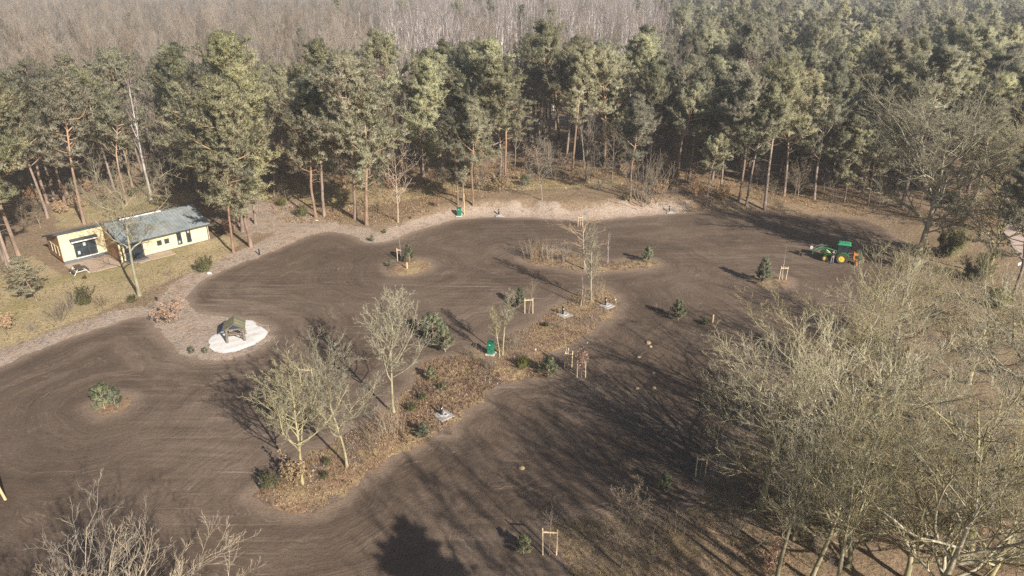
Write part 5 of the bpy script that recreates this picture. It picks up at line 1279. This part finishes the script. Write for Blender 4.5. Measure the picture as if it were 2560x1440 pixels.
# --- young pines, bushes and shrubs
YPL = [ # px, py base, height m, proto, label
 (1024,657,2.4,1,'dense young pine beside the whip on the small sandy island'), (974,668,0.9,0,'tiny young pine left of the small island frame'), (930,604,0.9,0,'tiny young pine at the tip of the sandy tongue'), (962,584,0.7,0,'smallest young pine on the sand below the bare oak'),
 (1617,658,2.0,0,'young pine at the right end of the far planting island'), (1905,708,3.0,1,'narrow evergreen beside the frame near the tractor'), (1695,801,2.2,0,'young pine alone on the soil right of the middle strip'),
 (1298,766,2.2,1,'narrow young pine left of the frame near the power pillar'), (1082,846,2.6,2,'spiky young pine, upper of the pair left of the near cabinet'), (1113,880,2.6,0,'spiky young pine, lower of the pair left of the near cabinet'),
 (1079,953,1.3,0,'pale young pine in the heather left of the strip'), (1371,942,1.9,2,'bluish young pine left of the leafy sapling'), (1058,1097,1.4,0,'small pine below the near power pillar at the strip edge'), (262,1024,2.2,2,'spreading yellow-green young pine alone on the left soil'), (290,1020,1.7,2,'darker half of the spreading young pine pair on the left'),
 (1309,1385,1.4,0,'young pine left of the nearest stake frame'), (1660,1228,1.5,0,'young pine between the small crooked tree and the lot-edge frame'), (480,884,0.8,0,'left one of two small green pines beside the white sand'), (514,884,0.7,0,'right one of two small green pines beside the white sand')]
for (px, py, h, v, lab) in YPL: put('young_pine', YP[v], 1.8, px, py, lab, H=h, cat='young pine', group='young pines planted on the lot')
put('young_pine', PINE[3], 20.0, 92, 752, 'tall bushy young pine left of the cabin terrace', H=5.6, wide=1.5, cat='young pine', group='young pines near the cabin')
BL = [ # px, py, h, proto list, index, name, label
 (213,760,2.0,BUSH,0,'broom_bush','upright dark green broom bush below the terrace'), (330,755,0.9,BUSH,1,'broom_bush','low dark green bush at the cabin oak\'s foot'), (514,678,2.0,BUSH,1,'broom_bush','green bush on the sand right of the cabin terrace'), (676,1218,1.3,BUSH,1,'broom_bush','round yellow-green bush left of the lime row'),
 (1306,922,1.1,BUSH,1,'broom_bush','low green bush right of the near green cabinet'), (1762,812,0.8,BUSH,1,'broom_bush','low bush beside the short tan post'), (1104,975,0.7,BUSH,1,'broom_bush','small dark bush in the upper heather'), (1056,1002,0.7,BUSH,1,'broom_bush','small dark bush in the middle heather'),
 (1030,1030,0.8,BUSH,1,'broom_bush','small dark bush in the lower heather'), (812,1200,0.6,BUSH,1,'broom_bush','small dark bush under the centre lime tree'), (818,1165,0.6,BUSH,1,'broom_bush','small dark bush behind the lime row'), (1365,820,0.6,BUSH,1,'broom_bush','small dark tuft below the sandy pillar slab'),
 (755,540,1.8,BUSH,1,'broom_bush','green bush left of the paired pines'), (705,515,1.4,BUSH,0,'broom_bush','dark bush by the sandy track right of the cabin'), (1560,500,1.0,BUSH,1,'broom_bush','dark green bush on the grassy bank top'), (2490,770,2.6,BUSH,0,'broom_bush','dark evergreen bush at the right edge below the sign'), (2440,700,3.2,BUSH,1,'broom_bush','greenish bush left of the white sign'), (2370,640,4.0,BUSH,0,'broom_bush','ivy-dark evergreen right of the huge bare tree'),
 (152,800,3.2,STEMS,1,'bare_shrub','fan of pale bare stems below the big young pine'), (262,765,2.6,STEMS,1,'bare_shrub','bare stems between the broom bush and the cabin oak'), (175,775,2.4,STEMS,2,'bare_shrub','purplish bare shrub beside the broom bush'), (80,830,1.6,STEMS,1,'bare_shrub','thin bare shrub on the sandy verge at left'), (5,830,2.2,BROWN,0,'brown_leaved_shrub','brown-leaved shrub at the left edge of the verge'), (50,705,2.4,BROWN,1,'brown_leaved_shrub','pinkish-brown shrub left of the big young pine'),
 (438,806,2.7,BROWN,0,'brown_leaved_shrub','large brown-leaved shrub behind the play hut'), (742,1212,2.2,BROWN,1,'brown_leaved_shrub','brown-leaved shrub at the foot of the left lime'), (575,585,2.4,BROWN,1,'brown_leaved_shrub','pinkish-brown shrub at the far end of the cabin'), (600,560,2.0,BROWN,0,'brown_leaved_shrub','brown-leaved shrub under the broad pine by the cabin'),
 (1735,495,2.8,BROWN,0,'brown_leaved_shrub','brown-leaved shrub left of the twisted short pine'), (1805,500,2.6,BROWN,1,'brown_leaved_shrub','brown-leaved shrub between the short pine and the trio'), (1090,515,1.4,BROWN,1,'brown_leaved_shrub','low brown-leaved shrub left of the far green cabinet'), (1180,900,1.6,STEMS,2,'bare_shrub','dark heather-like shrub below the near green cabinet'), (1225,925,1.7,STEMS,2,'bare_shrub','olive bare shrub in front of the near green cabinet'),
 (1340,652,2.9,STEMS,0,'bare_shrub','left clump of tall dry stems on the far planting island'), (1372,654,2.7,STEMS,0,'bare_shrub','middle clump of tall dry stems on the far planting island'), (1410,656,2.6,STEMS,0,'bare_shrub','right clump of tall dry stems on the far planting island'), (1325,646,2.4,STEMS,0,'bare_shrub','outer clump of tall dry stems at the island\'s left tip'),
 (1460,765,2.2,STEMS,0,'bare_shrub','reddish scrub at the foot of the tall slim tree'), (1495,750,2.6,STEMS,0,'bare_shrub','orange dry stems right of the tall slim tree'), (1300,870,2.2,STEMS,1,'bare_shrub','thin bare saplings right of the cabinet tree'), (1280,880,1.8,STEMS,2,'bare_shrub','brownish thicket at the foot of the cabinet tree'), (975,1090,2.9,STEMS,0,'bare_shrub','clump of upright bare shoots under the furthest lime'), (930,1120,2.2,STEMS,1,'bare_shrub','loose bare shoots right of the centre lime'),
 (1690,1340,2.6,STEMS,1,'bare_shrub','grey upright shoots right of the small crooked tree'), (1640,1400,1.8,STEMS,2,'bare_shrub','low tangle of shoots at the bottom edge by the crooked tree'), (2330,720,3.8,STEMS,2,'bare_shrub','grey thicket below the huge bare tree'), (2260,735,3.2,STEMS,2,'bare_shrub','grey thicket right of the tractor'), (2400,760,3.6,STEMS,2,'bare_shrub','grey thicket left of the dark evergreen bush'),
 (2470,860,3.2,STEMS,2,'bare_shrub','brown thicket at the right edge behind the grove'), (1890,1230,2.0,STEMS,2,'bare_shrub','low brown thicket under the grove\'s front edge'), (1840,1330,2.2,STEMS,2,'bare_shrub','low thicket between the crooked tree and the grove'), (2180,1250,2.4,STEMS,2,'bare_shrub','thicket in the shade inside the grove'), (2330,1060,2.6,STEMS,2,'bare_shrub','thicket on the floor of the grove'),
 (420,690,1.4,STEMS,1,'bare_shrub','thin dark shoots on the lawn before the cabin'), (385,770,1.3,STEMS,1,'bare_shrub','dark shoots between the cabin oak and the brown-leaved shrub')]
for (px, py, h, pl_, v, nm, lab) in BL: put(nm, pl_[v], {id(BUSH):1.8, id(STEMS):3.0, id(BROWN):2.4}[id(pl_)], px, py, lab, H=h, cat='bush' if nm == 'broom_bush' else 'shrub', group={'broom_bush':'green bushes','bare_shrub':'bare shrubs','brown_leaved_shrub':'brown-leaved shrubs'}[nm])
# undergrowth between the trunks of the forest edge
X, Y = candidates(4.0, 190); bd = beyond(X, Y); m = (bd > -5) & (bd < 36) & (lot_d(X, Y) < -4); X, Y, bd = X[m], Y[m], bd[m]
cl = loc_cab(8, 0); m = np.hypot(X-cl.x, Y-cl.y) > 12; X, Y, bd = X[m], Y[m], bd[m]
wt = np.where(bd < 10, 3.0, 1.0); sel = rg.choice(len(X), min(len(X), 420), replace=False, p=wt/wt.sum())
for i in sel:
    u = rg.random(); x, y = X[i], Y[i]
    if u < 0.42: pr, H0, h, nm, lab = SCRUB[rg.integers(3)], 6.5, rg.uniform(2.5, 6.0), 'bare_shrub', 'leafless undergrowth shrub between the forest trunks'
    elif u < 0.66: pr, H0, h, nm, lab = BROWN[rg.integers(2)], 2.4, rg.uniform(1.2, 3.0), 'brown_leaved_shrub', 'brown-leaved oak seedling between the forest trunks'
    elif u < 0.92: pr, H0, h, nm, lab = STEMS[rg.integers(1,3)], 3.0, rg.uniform(1.2, 2.8), 'stem_shrub', 'twiggy low shrub between the forest trunks'
    else: pr, H0, h, nm, lab = BUSH[rg.integers(2)], 1.8, rg.uniform(0.8, 2.0), 'evergreen_shrub', 'dark evergreen shrub between the forest trunks'
    px_ = proj(x, y, 1.0)[0]; lab = ('taller ' if h > {6.5:4.2,2.4:2.1,3.0:2.0,1.8:1.4}[H0] else 'lower ')+lab.replace('between the forest trunks', 'among trunks')+' '+next(w for lim, w in LAND if px_ < lim)+(', near row' if bd[i] < 8 else (', middle row' if bd[i] < 22 else ', deep row'))
    tree_thing(nm, pr, (x, y, float(zt(x, y))-.03), rg.uniform(0, 6.28), h/H0, (0,0), lab, 'shrub', nm.replace('_', ' ')+'s of the forest undergrowth')

# --- grass, litter, heather: uncountable
def ground_pts(px_poly, n, seed):
    r = np.random.default_rng(seed); poly = np.array([at0(*p) for p in px_poly]); lo, hi = poly.min(0), poly.max(0); out = []
    while len(out) < n:
        q = r.uniform(lo, hi, (n*2, 2)); s = sdist(q[:,0], q[:,1], poly)[0]; out += list(q[s > 0])
    return np.array(out[:n])
def zs_of(q, isl=None):
    z = zt(q[:,0], q[:,1])
    if isl is not None:
        s = sdist(q[:,0], q[:,1], ISL[isl])[0]; z = np.where(s > 0, LOT_Z+0.004+0.14*ss(s, 0, 1.4), -1.0)
    return z
def grass_obj(name, label, q, z, h, mat, seed, blades_n=5, up=1.0, width=0.06, spread=0.55):
    r = np.random.default_rng(seed); m = z > -0.5; C = np.concatenate([q[m], z[m][:,None]-0.01], 1)
    V, T, nn = blades(r, C, np.tile(UP*up, (len(C),1)), h*r.uniform(.6,1.3,len(C)), blades_n, width, spread)
    tag(link(name, with_normals(np_mesh(name, V, tris=T), nn), None, mat), label, None, None, 'stuff')
q = ground_pts(ISL_PX['reeds'], 600, 1); grass_obj('dry_grass', 'dry straw grass fringing the far planting island', q, zs_of(q, 'reeds'), 0.34, M_STRAW, 1, 5)
q = ground_pts(ISL_PX['middle'], 5200, 2); grass_obj('dry_grass', 'dry straw grass on the middle strip', q, zs_of(q, 'middle'), 0.26, M_STRAW, 2, 4)
q = ground_pts([(1040,960),(1120,905),(1210,905),(1260,950),(1150,1040),(1060,1095),(990,1120),(1000,1040)], 1300, 3); grass_obj('heather', 'reddish brown heather covering the middle strip', q, zs_of(q, 'middle'), 0.22, M_HEATHER, 3, 6, 1.0, 0.09, 0.6)
q = ground_pts([(1340,1290),(1450,1264),(1560,1280),(1700,1250),(1790,1190),(1900,1150),(2100,1300),(2100,1500),(1430,1500),(1400,1390)], 3000, 4); q = q[lot_d(q[:,0], q[:,1]) < 0.2]; grass_obj('dry_grass', 'tawny grass in the lower right verge', q, zs_of(q), 0.22, M_STRAW, 4, 4)
q = ground_pts([(700,560),(900,560),(1000,575),(1100,530),(1300,490),(1600,490),(2000,520),(2170,545),(2150,490),(1600,440),(900,430),(640,470)], 9000, 5); q = q[lot_d(q[:,0], q[:,1]) < -1.0]; grass_obj('dry_grass', 'dry grass and stalks along the forest edge', q, zs_of(q), 0.38, M_STRAW, 5, 5)
q = ground_pts([(-150,900),(0,690),(150,700),(330,690),(560,600),(620,640),(470,720),(340,790),(100,860)], 1600, 6); q = q[lot_d(q[:,0], q[:,1]) < -1.5]; q = q[np.hypot(q[:,0]-cl.x, q[:,1]-cl.y) > 0]
lx_ = (q[:,0]-cx_)*cos(radians(47))+(q[:,1]-cy_)*sin(radians(47)); ly_ = -(q[:,0]-cx_)*sin(radians(47))+(q[:,1]-cy_)*cos(radians(47)); q = q[~((lx_ > -1) & (lx_ < 17) & (ly_ > -7.5) & (ly_ < 6))]
grass_obj('dry_grass', 'short dry grass on the verge below the cabin', q, zs_of(q), 0.28, M_STRAW, 6, 4)
def litter_obj(label, q, z, size, seed):
    r = np.random.default_rng(seed); m = z > -0.5; C = np.concatenate([q[m], z[m][:,None]+r.uniform(.01,.09,(m.sum(),1))], 1); V, Q = leafquads(r, C, size, 1.2)
    tag(link('leaf_litter', np_mesh('leaf_litter', V, quads=Q), None, M_LITTER), label, None, None, 'stuff')
q = ground_pts(ISL_PX['middle'], 5000, 7); litter_obj('fallen brown leaves on the middle strip', q, zs_of(q, 'middle'), 0.05, 7)
q = ground_pts([(400,520),(700,540),(900,560),(1000,570),(1100,530),(1300,500),(1600,490),(2000,520),(2170,545),(2150,420),(1600,380),(900,380),(400,430)], 16000, 8); q = q[lot_d(q[:,0], q[:,1]) < -0.8]; litter_obj('fallen oak leaves along the forest edge', q, zs_of(q), 0.12, 8)
gx = ground_pts([(1900,1250),(2000,1050),(2200,860),(2330,720),(2560,700),(2700,900),(2700,1440),(1900,1440)], 90, 31)
for j, (x, y) in enumerate(gx):
    if float(lot_d(x, y)) > -0.6: continue
    u = rg.random(); h = rg.uniform(0.9, 2.4); pr, H0, nm = (STEMS[2], 3.0, 'bare_shrub') if u < .5 else ((SCRUB[rg.integers(3)], 6.5, 'bare_shrub') if u < .8 else (BROWN[0], 2.4, 'brown_leaved_shrub'))
    if H0 == 6.5: h *= 1.5
    q_ = proj(x, y, 0.5); where = ('near the sign' if q_[1] < 820 else ('at the back' if q_[1] < 1000 else ('in the middle' if q_[1] < 1200 else 'at the front')))+' of the grove floor'
    tree_thing(nm, pr, G(x, y)-Vector((0,0,.03)), rg.uniform(0,6.28), h/H0, (0,0), ('taller ' if h > 2 else 'low ')+('bare tangle' if nm == 'bare_shrub' else 'brown-leaved tangle')+' '+where, 'shrub', 'tangled shrubs on the grove floor')
# turf clods and stones lying on the soil
M_CLOD = plain('dry_turf_clod', (0.36,0.26,0.15), 0.95, 0.3, 8, bmp=0.5); M_STONE = plain('white_stone', (0.62,0.58,0.54), 0.9, 0.1, 6, bmp=0.3)
def lump(name, px, py, r, label, mat, seed, cat, group=None):
    import bmesh
    bm = bmesh.new(); bmesh.ops.create_icosphere(bm, subdivisions=2, radius=r); rr_ = random.Random(seed)
    for v in bm.verts: v.co *= rr_.uniform(0.72, 1.15); v.co.z *= 0.55
    me = bpy.data.meshes.new(name); bm.to_mesh(me); bm.free(); o = link(name, me, None, mat); o.location = P(px, py) + Vector((0,0,r*0.18)); tag(o, label, cat, group)
for i, (px, py, r, lab) in enumerate([(1303,1172,0.24,'tan turf clod alone in the shaded lower lot'), (1621,859,0.26,'largest tan clod, upper right of the leafy sapling'), (1626,868,0.18,'tan clod touching the largest one'), (1597,894,0.2,'tan clod left of the short row in shade'), (1634,934,0.17,'tan clod in the row of three, top one'), (1592,972,0.18,'tan clod in the row of three, left one'), (1634,971,0.2,'tan clod in the row of three, right one')]):
    lump('turf_clod', px, py, r, lab, M_CLOD, i, 'clod', 'turf clods on the soil')
lump('white_stone', 523, 684, 0.28, 'white stone beside the green bush right of the cabin', M_STONE, 50, 'stone', 'white stones'); lump('white_stone', 792, 552, 0.2, 'white stone in the grass below the paired pines', M_STONE, 51, 'stone', 'white stones')

# ------------------------------------------------------------------ thin spring haze over the wood
hz = MB().box((0, 900, 19.0), (3000, 2200, 46.0)).build('haze', None); tag(hz, 'thin pale haze in the air over the wood', None, None, 'stuff')
m = bpy.data.materials.new('haze'); m.use_nodes = True; nt = m.node_tree; nt.nodes.clear()
o_ = nt.nodes.new('ShaderNodeOutputMaterial'); pv_ = nt.nodes.new('ShaderNodeVolumePrincipled'); pv_.inputs['Color'].default_value = (0.93,0.93,0.95,1); pv_.inputs['Density'].default_value = 0.00048; pv_.inputs['Anisotropy'].default_value = 0.2
nt.links.new(pv_.outputs[0], o_.inputs['Volume']); hz.data.materials.clear(); hz.data.materials.append(m)
